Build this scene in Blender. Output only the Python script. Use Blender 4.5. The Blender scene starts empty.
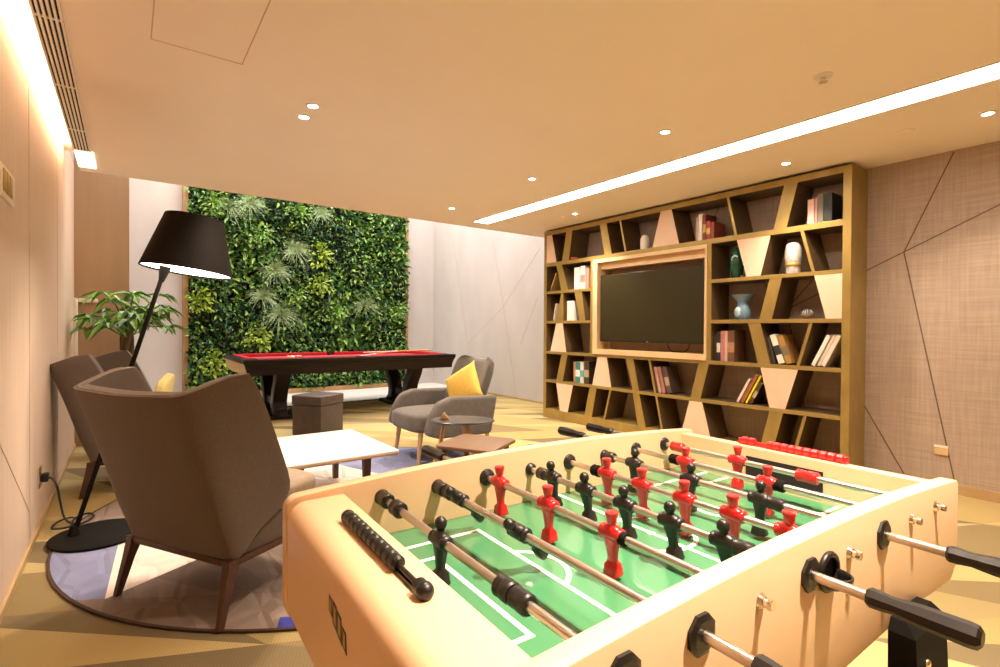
import bpy, bmesh, math, random
from math import pi, sin, cos, radians
from mathutils import Vector, Matrix, Euler
C = bpy.context.scene.collection
SC = bpy.context.scene
random.seed(7)

# ------------------------------------------------------------------ camera
cam_d = bpy.data.cameras.new('camera'); cam = bpy.data.objects.new('camera', cam_d); C.objects.link(cam)
FPX = 511.705
R = ((0.808100337, -0.000575570, 0.589044577),)
def unit(v): return Vector(v).normalized()
def pixray(px, py): return unit(((px-500.0), (py-333.5), FPX))
_Y = pixray(127, 326.3); _X = pixray(1202, 333.0); _X = (_X - _Y*_X.dot(_Y)).normalized(); _Z = _X.cross(_Y)
# rows X, Y, Z: world axes in camera coordinates (x right, y down, z forward)
Rm = Matrix((_X, _Y, _Z))
right = Rm @ Vector((1,0,0)); down = Rm @ Vector((0,1,0)); fwd = Rm @ Vector((0,0,1))
M = Matrix((right, -down, -fwd)).transposed().to_4x4(); M.translation = (0, 0, 1.22)
cam.matrix_world = M
cam_d.sensor_width = 36; cam_d.lens = FPX/1000*36; cam_d.clip_start = 0.02; cam_d.clip_end = 60
SC.camera = cam

# ------------------------------------------------------------------ world, lights, exposure
w = bpy.data.worlds.new('world'); SC.world = w; w.use_nodes = True
w.node_tree.nodes['Background'].inputs[0].default_value = (1.0, 0.8, 0.6, 1); w.node_tree.nodes['Background'].inputs[1].default_value = 0.05
SC.view_settings.view_transform = 'Standard'; SC.view_settings.look = 'None'
SC.view_settings.exposure = 0.7; SC.view_settings.gamma = 1.0; SC.view_settings.use_curve_mapping = False
SC.cycles.max_bounces = 10; SC.cycles.diffuse_bounces = 6; SC.cycles.sample_clamp_indirect = 6
SC.cycles.caustics_reflective = False; SC.cycles.caustics_refractive = False
CEIL = 2.58
WARM = (1.0, 0.81, 0.62)
def spot(x, y, power, size=110, blend=0.7, z=CEIL-0.03, col=WARM, rad=0.035):
    l = bpy.data.lights.new('downlight_lamp', 'SPOT'); l.energy = power; l.color = col
    l.spot_size = radians(size); l.spot_blend = blend; l.shadow_soft_size = rad
    o = bpy.data.objects.new('downlight_lamp', l); C.objects.link(o); o.location = (x, y, z)
    return o
DOWN = [(0.922,3.224),(0.923,3.427),(2.985,2.187),(2.962,3.586),(2.969,5.009),(4.26,4.361),(4.327,2.006),(4.328,0.80)]
for i, (x, y) in enumerate(DOWN): spot(x, y, (75,75,75,75,120,95,65,44)[i], 100 if i < 2 else 110)
for x, y, p, a in [(2.985,0.8,80,110),(1.05,1.20,115,80),(1.12,0.03,330,84),(2.985,-0.6,60,110)]: spot(x, y, p, a)
def area(x, y, z, sx, sy, power, col, rot=(0,0,0)):
    l = bpy.data.lights.new('ceiling_strip_lamp', 'AREA'); l.shape = 'RECTANGLE'; l.size = sx; l.size_y = sy
    l.energy = power; l.color = col
    o = bpy.data.objects.new('ceiling_strip_lamp', l); C.objects.link(o); o.location = (x,y,z); o.rotation_euler = rot
    return o
STRIP_E = 9.0      # emission of the long ceiling strip
COVE_E = 13.0      # emission of the cove beside the left wall
SKY_E = 3.2       # emission of the skylight pane over the back zone
LAMP_E = 9.0

# ------------------------------------------------------------------ materials
def nt(m): m.use_nodes = True; return m.node_tree
def bsdf(m): return m.node_tree.nodes['Principled BSDF']
def mat(name, col, rough=.6, metal=0.0, var=.08, scale=6.0, bump=0.0, bscale=60.0, coat=0.0, stretch=(1,1,1), emit=None, spec=.5, sheen=0, quilt=0):
    m = bpy.data.materials.new(name); t = nt(m); b = bsdf(m); N = t.nodes; L = t.links
    b.inputs['Roughness'].default_value = rough; b.inputs['Metallic'].default_value = metal
    b.inputs['Coat Weight'].default_value = coat; b.inputs['Specular IOR Level'].default_value = spec
    if sheen: b.inputs['Sheen Weight'].default_value = sheen
    tc = N.new('ShaderNodeTexCoord'); mp = N.new('ShaderNodeMapping'); mp.inputs['Scale'].default_value = stretch
    L.new(tc.outputs['Object'], mp.inputs['Vector'])
    n = N.new('ShaderNodeTexNoise'); n.inputs['Scale'].default_value = scale; n.inputs['Detail'].default_value = 4
    L.new(mp.outputs['Vector'], n.inputs['Vector'])
    r = N.new('ShaderNodeMapRange'); r.inputs['From Min'].default_value = .3; r.inputs['From Max'].default_value = .7
    r.inputs['To Min'].default_value = 1-var; r.inputs['To Max'].default_value = 1+var
    L.new(n.outputs['Fac'], r.inputs['Value'])
    mx = N.new('ShaderNodeVectorMath'); mx.operation = 'SCALE'; mx.inputs[0].default_value = col[:3]
    L.new(r.outputs['Result'], mx.inputs['Scale']); L.new(mx.outputs['Vector'], b.inputs['Base Color'])
    if bump:
        n2 = N.new('ShaderNodeTexNoise'); n2.inputs['Scale'].default_value = bscale; n2.inputs['Detail'].default_value = 3
        L.new(mp.outputs['Vector'], n2.inputs['Vector'])
        bp = N.new('ShaderNodeBump'); bp.inputs['Strength'].default_value = bump; bp.inputs['Distance'].default_value = .01
        L.new(n2.outputs['Fac'], bp.inputs['Height']); L.new(bp.outputs['Normal'], b.inputs['Normal'])
    if quilt:
        vo = N.new('ShaderNodeTexVoronoi'); vo.feature = 'DISTANCE_TO_EDGE'; vo.inputs['Scale'].default_value = quilt
        ms = N.new('ShaderNodeMapping'); ms.inputs['Scale'].default_value = (1,.55,1); ms.inputs['Rotation'].default_value = (0,0,.5)
        L.new(tc.outputs['Object'], ms.inputs['Vector']); L.new(ms.outputs['Vector'], vo.inputs['Vector'])
        cl = N.new('ShaderNodeMapRange'); cl.inputs['From Max'].default_value = .12; L.new(vo.outputs['Distance'], cl.inputs['Value'])
        bp = N.new('ShaderNodeBump'); bp.inputs['Strength'].default_value = .55; bp.inputs['Distance'].default_value = .02
        L.new(cl.outputs['Result'], bp.inputs['Height']); L.new(bp.outputs['Normal'], b.inputs['Normal'])
    if emit:
        b.inputs['Emission Color'].default_value = (*emit[0], 1); b.inputs['Emission Strength'].default_value = emit[1]
    return m

def mat_weave(name, c1, c2, sc=3.0):
    """cloth wall covering: crossed horizontal and vertical streaks, mapped on world y and z"""
    m = bpy.data.materials.new(name); t = nt(m); b = bsdf(m); N = t.nodes; L = t.links
    b.inputs['Roughness'].default_value = .75; b.inputs['Specular IOR Level'].default_value = .3
    tc = N.new('ShaderNodeTexCoord')
    fac = []
    for s in ((1, .9, 26), (1, 22, .9)):
        mp = N.new('ShaderNodeMapping'); mp.inputs['Scale'].default_value = s
        L.new(tc.outputs['Object'], mp.inputs['Vector'])
        n = N.new('ShaderNodeTexNoise'); n.inputs['Scale'].default_value = sc; n.inputs['Detail'].default_value = 5
        L.new(mp.outputs['Vector'], n.inputs['Vector']); fac.append(n.outputs['Fac'])
    a = N.new('ShaderNodeMath'); a.operation = 'ADD'; L.new(fac[0], a.inputs[0]); L.new(fac[1], a.inputs[1])
    r = N.new('ShaderNodeMapRange'); r.inputs['From Min'].default_value = .75; r.inputs['From Max'].default_value = 1.25
    L.new(a.outputs[0], r.inputs['Value'])
    mx = N.new('ShaderNodeMix'); mx.data_type = 'RGBA'; mx.inputs[6].default_value = (*c1,1); mx.inputs[7].default_value = (*c2,1)
    L.new(r.outputs['Result'], mx.inputs[0]); L.new(mx.outputs[2], b.inputs['Base Color'])
    return m

def mat_triangles(name, cols, su, sv, shear, rot, rough=.95):
    """carpet of triangles: a sheared grid whose cells split on the diagonal, one random colour each, fine ribs"""
    m = bpy.data.materials.new(name); t = nt(m); b = bsdf(m); N = t.nodes; L = t.links
    b.inputs['Roughness'].default_value = rough; b.inputs['Specular IOR Level'].default_value = .1
    tc = N.new('ShaderNodeTexCoord'); mp = N.new('ShaderNodeMapping'); mp.inputs['Rotation'].default_value = (0,0,rot)
    L.new(tc.outputs['Object'], mp.inputs['Vector'])
    sp = N.new('ShaderNodeSeparateXYZ'); L.new(mp.outputs['Vector'], sp.inputs[0])
    def mth(op, a, b_=None):
        n = N.new('ShaderNodeMath'); n.operation = op
        for i, v in enumerate((a, b_)):
            if v is None: continue
            if isinstance(v, (int, float)): n.inputs[i].default_value = v
            else: L.new(v, n.inputs[i])
        return n.outputs[0]
    v = mth('DIVIDE', sp.outputs['Y'], sv)
    u = mth('ADD', mth('DIVIDE', sp.outputs['X'], su), mth('MULTIPLY', v, shear))
    iu, iv = mth('FLOOR', u), mth('FLOOR', v)
    fu, fv = mth('FRACT', u), mth('FRACT', v)
    tri = mth('GREATER_THAN', mth('ADD', fu, fv), 1.0)
    cb = N.new('ShaderNodeCombineXYZ'); L.new(iu, cb.inputs[0]); L.new(iv, cb.inputs[1]); L.new(tri, cb.inputs[2])
    wn = N.new('ShaderNodeTexWhiteNoise'); wn.noise_dimensions = '3D'; L.new(cb.outputs[0], wn.inputs['Vector'])
    cr = N.new('ShaderNodeValToRGB'); cr.color_ramp.interpolation = 'CONSTANT'
    e = cr.color_ramp.elements
    while len(e) < len(cols): e.new(.5)
    for i, (p, c) in enumerate(cols): e[i].position = p; e[i].color = (*c, 1)
    L.new(wn.outputs['Value'], cr.inputs[0])
    wv = N.new('ShaderNodeTexWave'); wv.inputs['Scale'].default_value = 26; wv.inputs['Distortion'].default_value = 1.5
    L.new(mp.outputs['Vector'], wv.inputs['Vector'])
    rr = N.new('ShaderNodeMapRange'); rr.inputs['To Min'].default_value = .9; rr.inputs['To Max'].default_value = 1.07
    L.new(wv.outputs['Fac'], rr.inputs['Value'])
    sc = N.new('ShaderNodeVectorMath'); sc.operation = 'SCALE'; L.new(cr.outputs[0], sc.inputs[0]); L.new(rr.outputs[0], sc.inputs['Scale'])
    L.new(sc.outputs['Vector'], b.inputs['Base Color'])
    return m

def emat(name, col, e):
    m = bpy.data.materials.new(name); t = nt(m); N = t.nodes
    b = bsdf(m); b.inputs['Base Color'].default_value = (*col,1)
    b.inputs['Emission Color'].default_value = (*col,1); b.inputs['Emission Strength'].default_value = e
    return m

MT = dict(
  ceiling = mat('ceiling_paint', (.95,.85,.75), .9, var=.01, scale=2),
  leftwall = mat('pale_wood_panel', (.74,.57,.45), .5, var=.05, scale=2.2, stretch=(1,14,.6)),
  pier = mat('tan_wall', (.42,.28,.17), .7, var=.05, scale=2, stretch=(6,6,.5)),
  plaster = mat('pale_plaster', (.55,.51,.49), .8, var=.06, scale=1.6, stretch=(1,1.5,.7)),
  rightwall = mat_weave('cloth_wall', (.38,.29,.235), (.48,.375,.30)),
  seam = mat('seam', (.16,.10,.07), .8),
  softseam = mat('soft_seam', (.50,.38,.28), .8),
  carpet = mat_triangles('triangle_carpet', [(0,(.42,.31,.13)),(.20,(.26,.195,.095)),(.40,(.49,.38,.17)),(.60,(.36,.28,.13)),(.74,(.20,.155,.085)),(.86,(.45,.365,.18))], .92, .42, .5, radians(24)),
  hatchline = mat('hatch_line', (.60,.45,.33), .9),
  stone = mat('white_stone', (.80,.75,.70), .5, var=.04),
  trimwood = mat('trim_wood', (.42,.24,.10), .5, var=.12, scale=5, stretch=(4,4,.6)),
  basewood = mat('base_wood', (.48,.32,.15), .5, var=.1, scale=4),
  white = mat('white_paint', (.85,.82,.78), .5, var=.02),
  black = mat('black_plastic', (.010,.008,.007), .38, var=.1),
  blackmatt = mat('black_matt', (.006,.0048,.004), .75, var=.1, spec=.12),
  darkslot = mat('dark_slot', (.01,.008,.006), .9),
  chrome = mat('chrome', (.80,.74,.68), .16, 1.0, var=.02),
  steel = mat('rod_steel', (.62,.56,.52), .30, 1.0, var=.03),
  table = mat('cream_laminate', (.76,.53,.325), .42, var=.02, scale=2, coat=.15),
  field = mat('green_field', (.056,.215,.098), .25, var=.04, coat=.3),
  line = mat('white_line', (.85,.85,.80), .4, var=.02),
  red = mat('red_plastic', (.56,.010,.012), .3, var=.04, coat=.3),
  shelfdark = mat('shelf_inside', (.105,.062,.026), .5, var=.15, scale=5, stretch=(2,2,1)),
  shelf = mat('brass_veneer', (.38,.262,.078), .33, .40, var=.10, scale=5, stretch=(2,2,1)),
  shelfin = mat('shelf_plywood', (.78,.55,.40), .5, var=.05, scale=4),
  niche = mat('niche_wood', (.72,.50,.28), .5, var=.08, scale=5),
  nicheback = mat('niche_back_wood', (.46,.29,.17), .5, var=.08, scale=5),
  screen = mat('tv_screen', (.026,.021,.006), .30, var=.02),
  fabric = mat('taupe_wool', (.135,.106,.090), .95, var=.07, scale=90, bump=.25, bscale=260, spec=.15, sheen=.2),
  fabric2 = mat('grey_wool', (.130,.118,.108), .95, var=.12, scale=30, bump=.2, bscale=220, spec=.15, sheen=.2),
  seatfab = mat('taupe_wool_lit', (.42,.34,.27), .95, var=.10, scale=30, bump=.2, bscale=220, spec=.15),  # chair wool made paler: strong light on the seat put into the colour
  piping = mat('piping', (.22,.16,.12), .9, var=.1, scale=40),
  walnut = mat('walnut', (.075,.032,.018), .42, var=.25, scale=12, stretch=(6,6,.8)),
  oak = mat('oak', (.50,.31,.16), .45, var=.15, scale=12, stretch=(6,6,.8)),
  mahog = mat('dark_mahogany', (.012,.005,.004), .45, var=.3, scale=6, stretch=(.6,6,6), spec=.3),
  mahog_lit = mat('mahogany_lit_end', (.70,.50,.24), .4, var=.15, scale=6),  # brighter base stands in for warm light on the pool table's left end
  felt = mat('red_felt', (.46,.06,.075), .95, var=.08, scale=60, spec=.1),
  cushred = mat('red_cushion', (.42,.022,.03), .9, var=.06, scale=60, spec=.1),
  leather = mat('brown_leather', (.080,.057,.050), .5, var=.15, scale=14, bump=.1),
  tabletop = mat('white_top', (.84,.82,.78), .35, var=.02),
  yellow = mat('yellow_cloth', (.84,.58,.14), .9, var=.06, scale=40, spec=.1),
  paleyellow = mat('pale_yellow_cloth', (.78,.66,.28), .9, var=.06, scale=40, spec=.1),
  lampshade = mat('shade_dark', (.007,.0045,.0032), .75, var=.1, spec=.12),
  lampwhite = mat('shade_inside', (.85,.78,.68), .6),
  leaf_d = mat('leaf_dark', (.022,.075,.022), .33, var=.35, scale=9),
  leaf_m = mat('leaf_mid', (.085,.21,.045), .33, var=.35, scale=9),
  leaf_l = mat('leaf_light', (.25,.43,.09), .36, var=.3, scale=9),
  leaf_y = mat('leaf_lime', (.36,.48,.06), .45, var=.25, scale=9),
  leaf_g = mat('leaf_greygreen', (.36,.48,.24), .5, var=.25, scale=9),
  leaf_p = mat('leaf_plant', (.20,.42,.06), .38, var=.3, scale=9),
  bark = mat('bark', (.13,.085,.05), .85, var=.35, scale=14, stretch=(3,3,.6), bump=.5, bscale=30),
  soil = mat('soil', (.03,.02,.015), 1.0, var=.4, scale=30),
  pot = mat('pot_clay', (.30,.20,.13), .6, var=.1),
  greenback = mat('planting_felt', (.010,.018,.008), 1.0, var=.4, scale=10),
  rug0 = mat('rug_mauve', (.26,.20,.17), .98, var=.10, scale=5, spec=.05, quilt=5.5),
  rug1 = mat('rug_blue', (.24,.26,.42), .98, var=.10, scale=5, spec=.05, quilt=5.5),
  rug2 = mat('rug_white', (.80,.72,.66), .98, var=.06, scale=5, spec=.05, quilt=5.5),
  rug3 = mat('rug_cobalt', (.05,.06,.30), .98, var=.15, scale=5, spec=.05, quilt=5.5),
  rug4 = mat('rug_greyblue', (.34,.33,.38), .98, var=.10, scale=5, spec=.05, quilt=5.5),
  rug5 = mat('rug_taupe', (.21,.16,.135), .98, var=.10, scale=5, spec=.05, quilt=5.5),
  rugedge = mat('rug_binding', (.06,.03,.02), .9, var=.1),
  gold = mat('gold_band', (.60,.38,.09), .35, .6, var=.05),
  greenglaze = mat('green_glaze', (.012,.075,.042), .15, var=.3, scale=18, coat=.5),
  porcelain = mat('porcelain', (.52,.46,.43), .25, var=.32, scale=22, coat=.3),
  blueglaze = mat('blue_glaze', (.16,.27,.38), .25, var=.3, scale=8, coat=.4),
  paleblue = mat('pale_blue_glaze', (.45,.62,.72), .3, var=.1),
  paper = mat('paper', (.82,.76,.66), .8, var=.05, scale=40),
)
E_STRIP = emat('strip_diffuser', (1.0,.90,.76), STRIP_E)
E_COVE = emat('cove_diffuser', (1.0,.80,.56), COVE_E)
E_SKY = emat('skylight_glass', (1.0,.97,.92), SKY_E)
E_DOWN = emat('downlight_lens', (1.0,.88,.68), 25)
E_END = emat('grille_end_glow', (1.0,.90,.76), 1.2)  # guessed glow added to brighten the blank end plate
E_LAMP = emat('lamp_diffuser', (1.0,.88,.72), LAMP_E)

# ------------------------------------------------------------------ mesh builder
class B:
    def __init__(s): s.bm = bmesh.new()
    def _m(s, t, mi=0, M=None):
        if M is not None: bmesh.ops.transform(t, matrix=M, verts=t.verts)
        bmesh.ops.recalc_face_normals(t, faces=t.faces)
        for f in t.faces: f.material_index = mi if mi >= 0 else f.material_index
        me = bpy.data.meshes.new('tmp'); t.to_mesh(me); t.free(); s.bm.from_mesh(me); bpy.data.meshes.remove(me); return s
    def box(s, x0,x1,y0,y1,z0,z1, bev=0, mi=0, M=None, seg=2):
        t = bmesh.new(); bmesh.ops.create_cube(t, size=1)
        for v in t.verts: v.co = Vector(((x0+x1)/2+v.co.x*(x1-x0), (y0+y1)/2+v.co.y*(y1-y0), (z0+z1)/2+v.co.z*(z1-z0)))
        if bev: bmesh.ops.bevel(t, geom=t.edges[:], offset=bev, segments=seg, affect='EDGES', profile=.5)
        return s._m(t, mi, M)
    def prism(s, poly, ax, a, b, bev=0, mi=0, M=None, seg=2):
        """polygon (list of 2-d points) pushed along axis ax from a to b"""
        t = bmesh.new()
        def P(p, h): return Vector({'x':(h,p[0],p[1]),'y':(p[0],h,p[1]),'z':(p[0],p[1],h)}[ax])
        v0 = [t.verts.new(P(p,a)) for p in poly]; v1 = [t.verts.new(P(p,b)) for p in poly]
        t.faces.new(v0); t.faces.new(v1[::-1])
        n = len(poly)
        for i in range(n): t.faces.new((v0[i], v1[i], v1[(i+1)%n], v0[(i+1)%n]))
        bmesh.ops.recalc_face_normals(t, faces=t.faces)
        if bev:
            ed = [e for e in t.edges if len(e.link_faces) == 2 and e.calc_face_angle() > .5]
            bmesh.ops.bevel(t, geom=ed, offset=bev, segments=seg, affect='EDGES', profile=.5)
        return s._m(t, mi, M)
    def loft(s, rings, cap=True, mi=0, M=None, closed=True):
        t = bmesh.new(); vs = [[t.verts.new(Vector(p)) for p in r] for r in rings]
        n = len(rings[0])
        for a, b in zip(vs, vs[1:]):
            for i in range(n if closed else n-1): t.faces.new((a[i], a[(i+1)%n], b[(i+1)%n], b[i]))
        if cap and closed: t.faces.new(vs[0][::-1]); t.faces.new(vs[-1])
        return s._m(t, mi, M)
    def lathe(s, prof, c=(0,0,0), n=24, mi=0, M=None, cap=True):
        rings = [[(c[0]+r*cos(2*pi*i/n), c[1]+r*sin(2*pi*i/n), c[2]+z) for i in range(n)] for r, z in prof]
        return s.loft(rings, cap, mi, M)
    def tube(s, pts, r, n=10, mi=0, M=None):
        pts = [Vector(p) for p in pts]; rs = r if isinstance(r, (list, tuple)) else [r]*len(pts)
        rings = []; up = None
        for i, p in enumerate(pts):
            d = (pts[min(i+1, len(pts)-1)] - pts[max(i-1, 0)]).normalized()
            if up is None: up = d.orthogonal().normalized()
            up = (up - d*up.dot(d)).normalized(); sd = d.cross(up)
            rings.append([p + (up*cos(2*pi*k/n+pi/n) + sd*sin(2*pi*k/n+pi/n))*rs[i] for k in range(n)])
        return s.loft(rings, True, mi, M)
    def ball(s, c, r, mi=0, M=None, u=16, v=10):
        t = bmesh.new(); bmesh.ops.create_uvsphere(t, u_segments=u, v_segments=v, radius=1)
        rr = r if isinstance(r, (list, tuple)) else (r,r,r)
        for q in t.verts: q.co = Vector((c[0]+q.co.x*rr[0], c[1]+q.co.y*rr[1], c[2]+q.co.z*rr[2]))
        return s._m(t, mi, M)
    def torus(s, c, R_, r, ax='z', n=28, m=8, mi=0):
        rings = []
        for i in range(n+1):
            a = 2*pi*i/n; ring = []
            for k in range(m):
                b = 2*pi*k/m; q = ((R_+r*cos(b))*cos(a), (R_+r*cos(b))*sin(a), r*sin(b))
                if ax == 'y': q = (q[0], q[2], q[1])
                if ax == 'x': q = (q[2], q[0], q[1])
                ring.append((c[0]+q[0], c[1]+q[1], c[2]+q[2]))
            rings.append(ring)
        return s.loft(rings, False, mi)
    def cushion(s, c, sx, sy, sz, p=.45, mi=0, M=None, n=10, sag=0):
        """soft box: a superellipsoid with squarish outline"""
        t = bmesh.new(); bmesh.ops.create_cube(t, size=2); bmesh.ops.subdivide_edges(t, edges=t.edges[:], cuts=n, use_grid_fill=True)
        for q in t.verts:
            x, y, z = q.co; k = 5.0
            l = (abs(x)**k+abs(y)**k+abs(z)**k)**(1/k)
            x, y, z = x/l, y/l, z/l
            q.co = Vector((c[0]+x*sx/2, c[1]+y*sy/2, c[2]+z*sz/2*(1+sag*(1-x*x)*(1-y*y))))
        return s._m(t, mi, M)

OFF = {}
def obj(name, b, mats, parent=None, smooth=35, at=None):
    """link the builder's geometry as one mesh; vertices are given in world (or in the thing's own frame when at=None and parent was made with local=True)"""
    bm = b.bm if isinstance(b, B) else b
    if parent is not None:
        o0 = OFF.get(parent.name, Vector((0,0,0)))
    elif at is not None: o0 = Vector(at)
    else: o0 = Vector((0,0,0))
    bmesh.ops.translate(bm, vec=-o0, verts=bm.verts)
    me = bpy.data.meshes.new(name); bm.to_mesh(me); bm.free()
    for m in (mats if isinstance(mats, (list, tuple)) else [mats]): me.materials.append(m)
    if smooth:
        me.polygons.foreach_set('use_smooth', [True]*len(me.polygons))
        me.set_sharp_from_angle(angle=radians(smooth))
    o = bpy.data.objects.new(name, me); C.objects.link(o)
    if parent is not None: o.parent = parent; OFF[o.name] = o0
    else: o.location = o0; OFF[o.name] = o0
    return o
def tag(o, label, cat, group=None, kind=None):
    o['label'] = label; o['category'] = cat
    if group: o['group'] = group
    if kind: o['kind'] = kind
    return o
def thing(name, label, cat, loc=(0,0,0), rotz=0, group=None, off=None):
    """Empty at the base. off: the point of the builder's coordinates that becomes the origin (default: loc, for unrotated things)"""
    o = bpy.data.objects.new(name, None); C.objects.link(o); o.empty_display_size = .1
    o.location = loc; o.rotation_euler = (0,0,rotz); tag(o, label, cat, group)
    OFF[o.name] = Vector(off if off is not None else loc)
    return o
def struct(name, b, mats, smooth=0):
    o = obj(name, b, mats, smooth=smooth); o['kind'] = 'structure'; return o
def copy_tree(o, parent=None):
    c = o.copy(); C.objects.link(c)
    if parent is not None: c.parent = parent
    for ch in list(o.children): copy_tree(ch, c)
    return c

# ------------------------------------------------------------------ the room
XL, XR, XF, YB, YE, ZT = -.43, 5.02, 5.47, 10.0, 5.80, 4.6
struct('floor', B().box(XL-.2, XF+.2, -3.2, YB+.2, -.1, 0), MT['carpet'])
# platform of pale stone under the skylight
struct('trim_1', B().box(.02, XF, 8.2, YB, 0, .02).box(.02, XF, 8.18, 8.2, 0, .018, mi=1), [MT['stone'], MT['seam']])  # dark front strip stands in for the shadow line there
struct('ceiling', B().box(-.33, XF+.2, -3.2, YE, CEIL, CEIL+.25).box(XL-.2, -.33, -3.2, YE, CEIL+.16, CEIL+.25), MT['ceiling'])
struct('wall_bulkhead', B().box(XL-.2, XF+.2, YE-.15, YE, CEIL+.25, ZT), MT['plaster'])
# left wall with its panel joints
b = B().box(XL-.2, XL, -3.2, 6.7, 0, CEIL+.25)
for y in (3.76, 5.15, 2.55, 1.4): b.box(XL, XL+.0015, y-.003, y+.003, .03, CEIL+.1, mi=1)
def strip(b, x, p, q, wd, mi, dx=-.002):
    (y0,z0),(y1,z1) = p, q; L_ = math.hypot(y1-y0, z1-z0); n = ((z0-z1)/L_*wd/2, (y1-y0)/L_*wd/2)
    b.prism([(y0+n[0],z0+n[1]),(y1+n[0],z1+n[1]),(y1-n[0],z1-n[1]),(y0-n[0],z0-n[1])], 'x', min(x,x+dx), max(x,x+dx), mi=mi)
strip(b, XL, (2.6,.95), (3.76,.2), .006, 1, .002)
struct('wall_left', b, [MT['leftwall'], MT['softseam']])
struct('baseboard_left', B().box(XL, XL+.012, -3.2, 6.7, 0, .035), MT['basewood'])
struct('wall_corner', B().box(XL-.2, .02, 6.7, YB+.2, 0, ZT), MT['pier'])
struct('wall_back', B().box(.02, XF+.2, YB, YB+.2, 0, ZT), MT['plaster'])
# right wall: cloth covered, diagonal joints
b = B().box(XR, XR+.2, -3.2, 5.45, 0, CEIL)
for p, q in (((1.113,2.568),(1.411,1.853)), ((1.411,1.853),(1.70,1.71)), ((1.411,1.853),(.5,2.30)), ((1.411,1.853),(1.079,.08)), ((1.391,.08),(1.75,.74)),
             ((1.70,1.71),(2.3,1.42)), ((2.3,1.42),(2.05,1.72)), ((2.3,1.42),(2.75,1.95)), ((2.3,1.42),(2.1,.3)), ((3.4,1.9),(3.0,2.5))):
    strip(b, XR, p, q, .009, 1)
struct('wall_right', b, [MT['rightwall'], MT['seam']])
struct('baseboard_right', B().box(XR-.014, XR, -3.2, 1.6, 0, .075), MT['basewood'])
b = B().box(XF, XF+.2, 5.45, YB, 0, ZT).box(XR+.2, XF, 5.30, 5.45, 0, ZT)
for p, q in (((6.40,2.55),(7.40,1.62)), ((7.40,1.62),(7.75,2.9)), ((7.40,1.62),(7.0,.0)), ((7.40,1.62),(8.6,.9)), ((6.45,1.75),(6.9,.95)), ((8.6,.9),(9.2,3.2)), ((8.6,.9),(8.2,0))):
    strip(b, XF, p, q, .007, 1)
struct('wall_far_right', b, [MT['plaster'], MT['softseam']])
struct('baseboard_far_right', B().box(XF-.012, XF, 5.46, 8.18, 0, .03), MT['basewood'])
struct('wall_front', B().box(XL-.2, XF+.2, -3.4, -3.2, 0, CEIL+.25), MT['leftwall'])
struct('wall_upper_left', B().box(XL-.2, XL-.0, YE, 6.7, CEIL+.25, ZT), MT['plaster'])
struct('window_1', B().box(XL-.2, XF+.2, YE-.15, YB+.2, ZT, ZT+.05), E_SKY)
# hatch and joint lines in the ceiling
b = B()
for x0,x1,y0,y1 in ((.09,.095,1.9,2.945),(.09,.485,2.940,2.945),(.480,.485,1.9,2.945)): b.box(x0,x1,y0,y1,CEIL-.0015,CEIL)
struct('trim_2', b, MT['hatchline'])
# timber posts either side of the planting
struct('trim_3', B().box(.745,.82, YB-.12, YB, .02, ZT), MT['trimwood'])
struct('trim_4', B().box(4.74,4.80, YB-.12, YB, .02, ZT), MT['trimwood'])
# bracket rail on the left wall's end
t = tag(obj('wall_bracket', B().box(-.405,-.24, 6.655,6.70, 1.46,1.50, bev=.004).box(-.43,-.40,6.62,6.70,0.3,1.50,bev=.004), MT['paper'], at=(-.41,6.66,.3)), 'pale slim upright bracket at the end of left wall behind the plant', 'bracket')

# ceiling strip light
t = thing('ceiling_strip_light', 'long white glowing linear strip light recessed in the ceiling', 'ceiling light', (3.66,3.0,CEIL))
obj('diffuser', B().box(3.55,3.765,-1.5,5.45,CEIL-.006,CEIL-.001), E_STRIP, t, 0)
fb = B().box(3.54,3.55,-1.51,5.46,CEIL-.008,CEIL).box(3.765,3.775,-1.51,5.46,CEIL-.008,CEIL).box(3.55,3.765,5.45,5.46,CEIL-.008,CEIL)
obj('frame', fb, MT['white'], t, 0)
# cove strip beside the left wall
tag(obj('cove_light', B().box(-.362,-.333,-3.0,5.6,CEIL+.125,CEIL+.14), E_COVE, at=(-.37,1,CEIL+.1), smooth=0), 'hidden warm light in the slot between left wall and ceiling', 'cove light')
# air grille
t = thing('air_grille', 'long white linear air grille with black slots along the left ceiling edge', 'grille', (-.27,2,CEIL))
obj('backing', B().box(-.328,-.232,-1.0,5.12,CEIL-.002,CEIL-.0005), MT['darkslot'], t, 0)
for i in range(6):
    x = -.328+.096*i/5
    b = B().box(x-.0052, x+.0052, -1.0, 5.12, CEIL-.010, CEIL-.002)
    obj('slat', b, MT['white'], t, 0)
b = B()
for y in (.6,1.4,2.2,3.0,3.8,4.6): b.box(-.328,-.232,y-.006,y+.006,CEIL-.009,CEIL-.003)
obj('cross_bar', b, MT['white'], t, 0)
obj('end_plate', B().box(-.33,-.212,5.12,5.62,CEIL-.012,CEIL-.001,bev=.003), E_END, t, 0)
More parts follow.
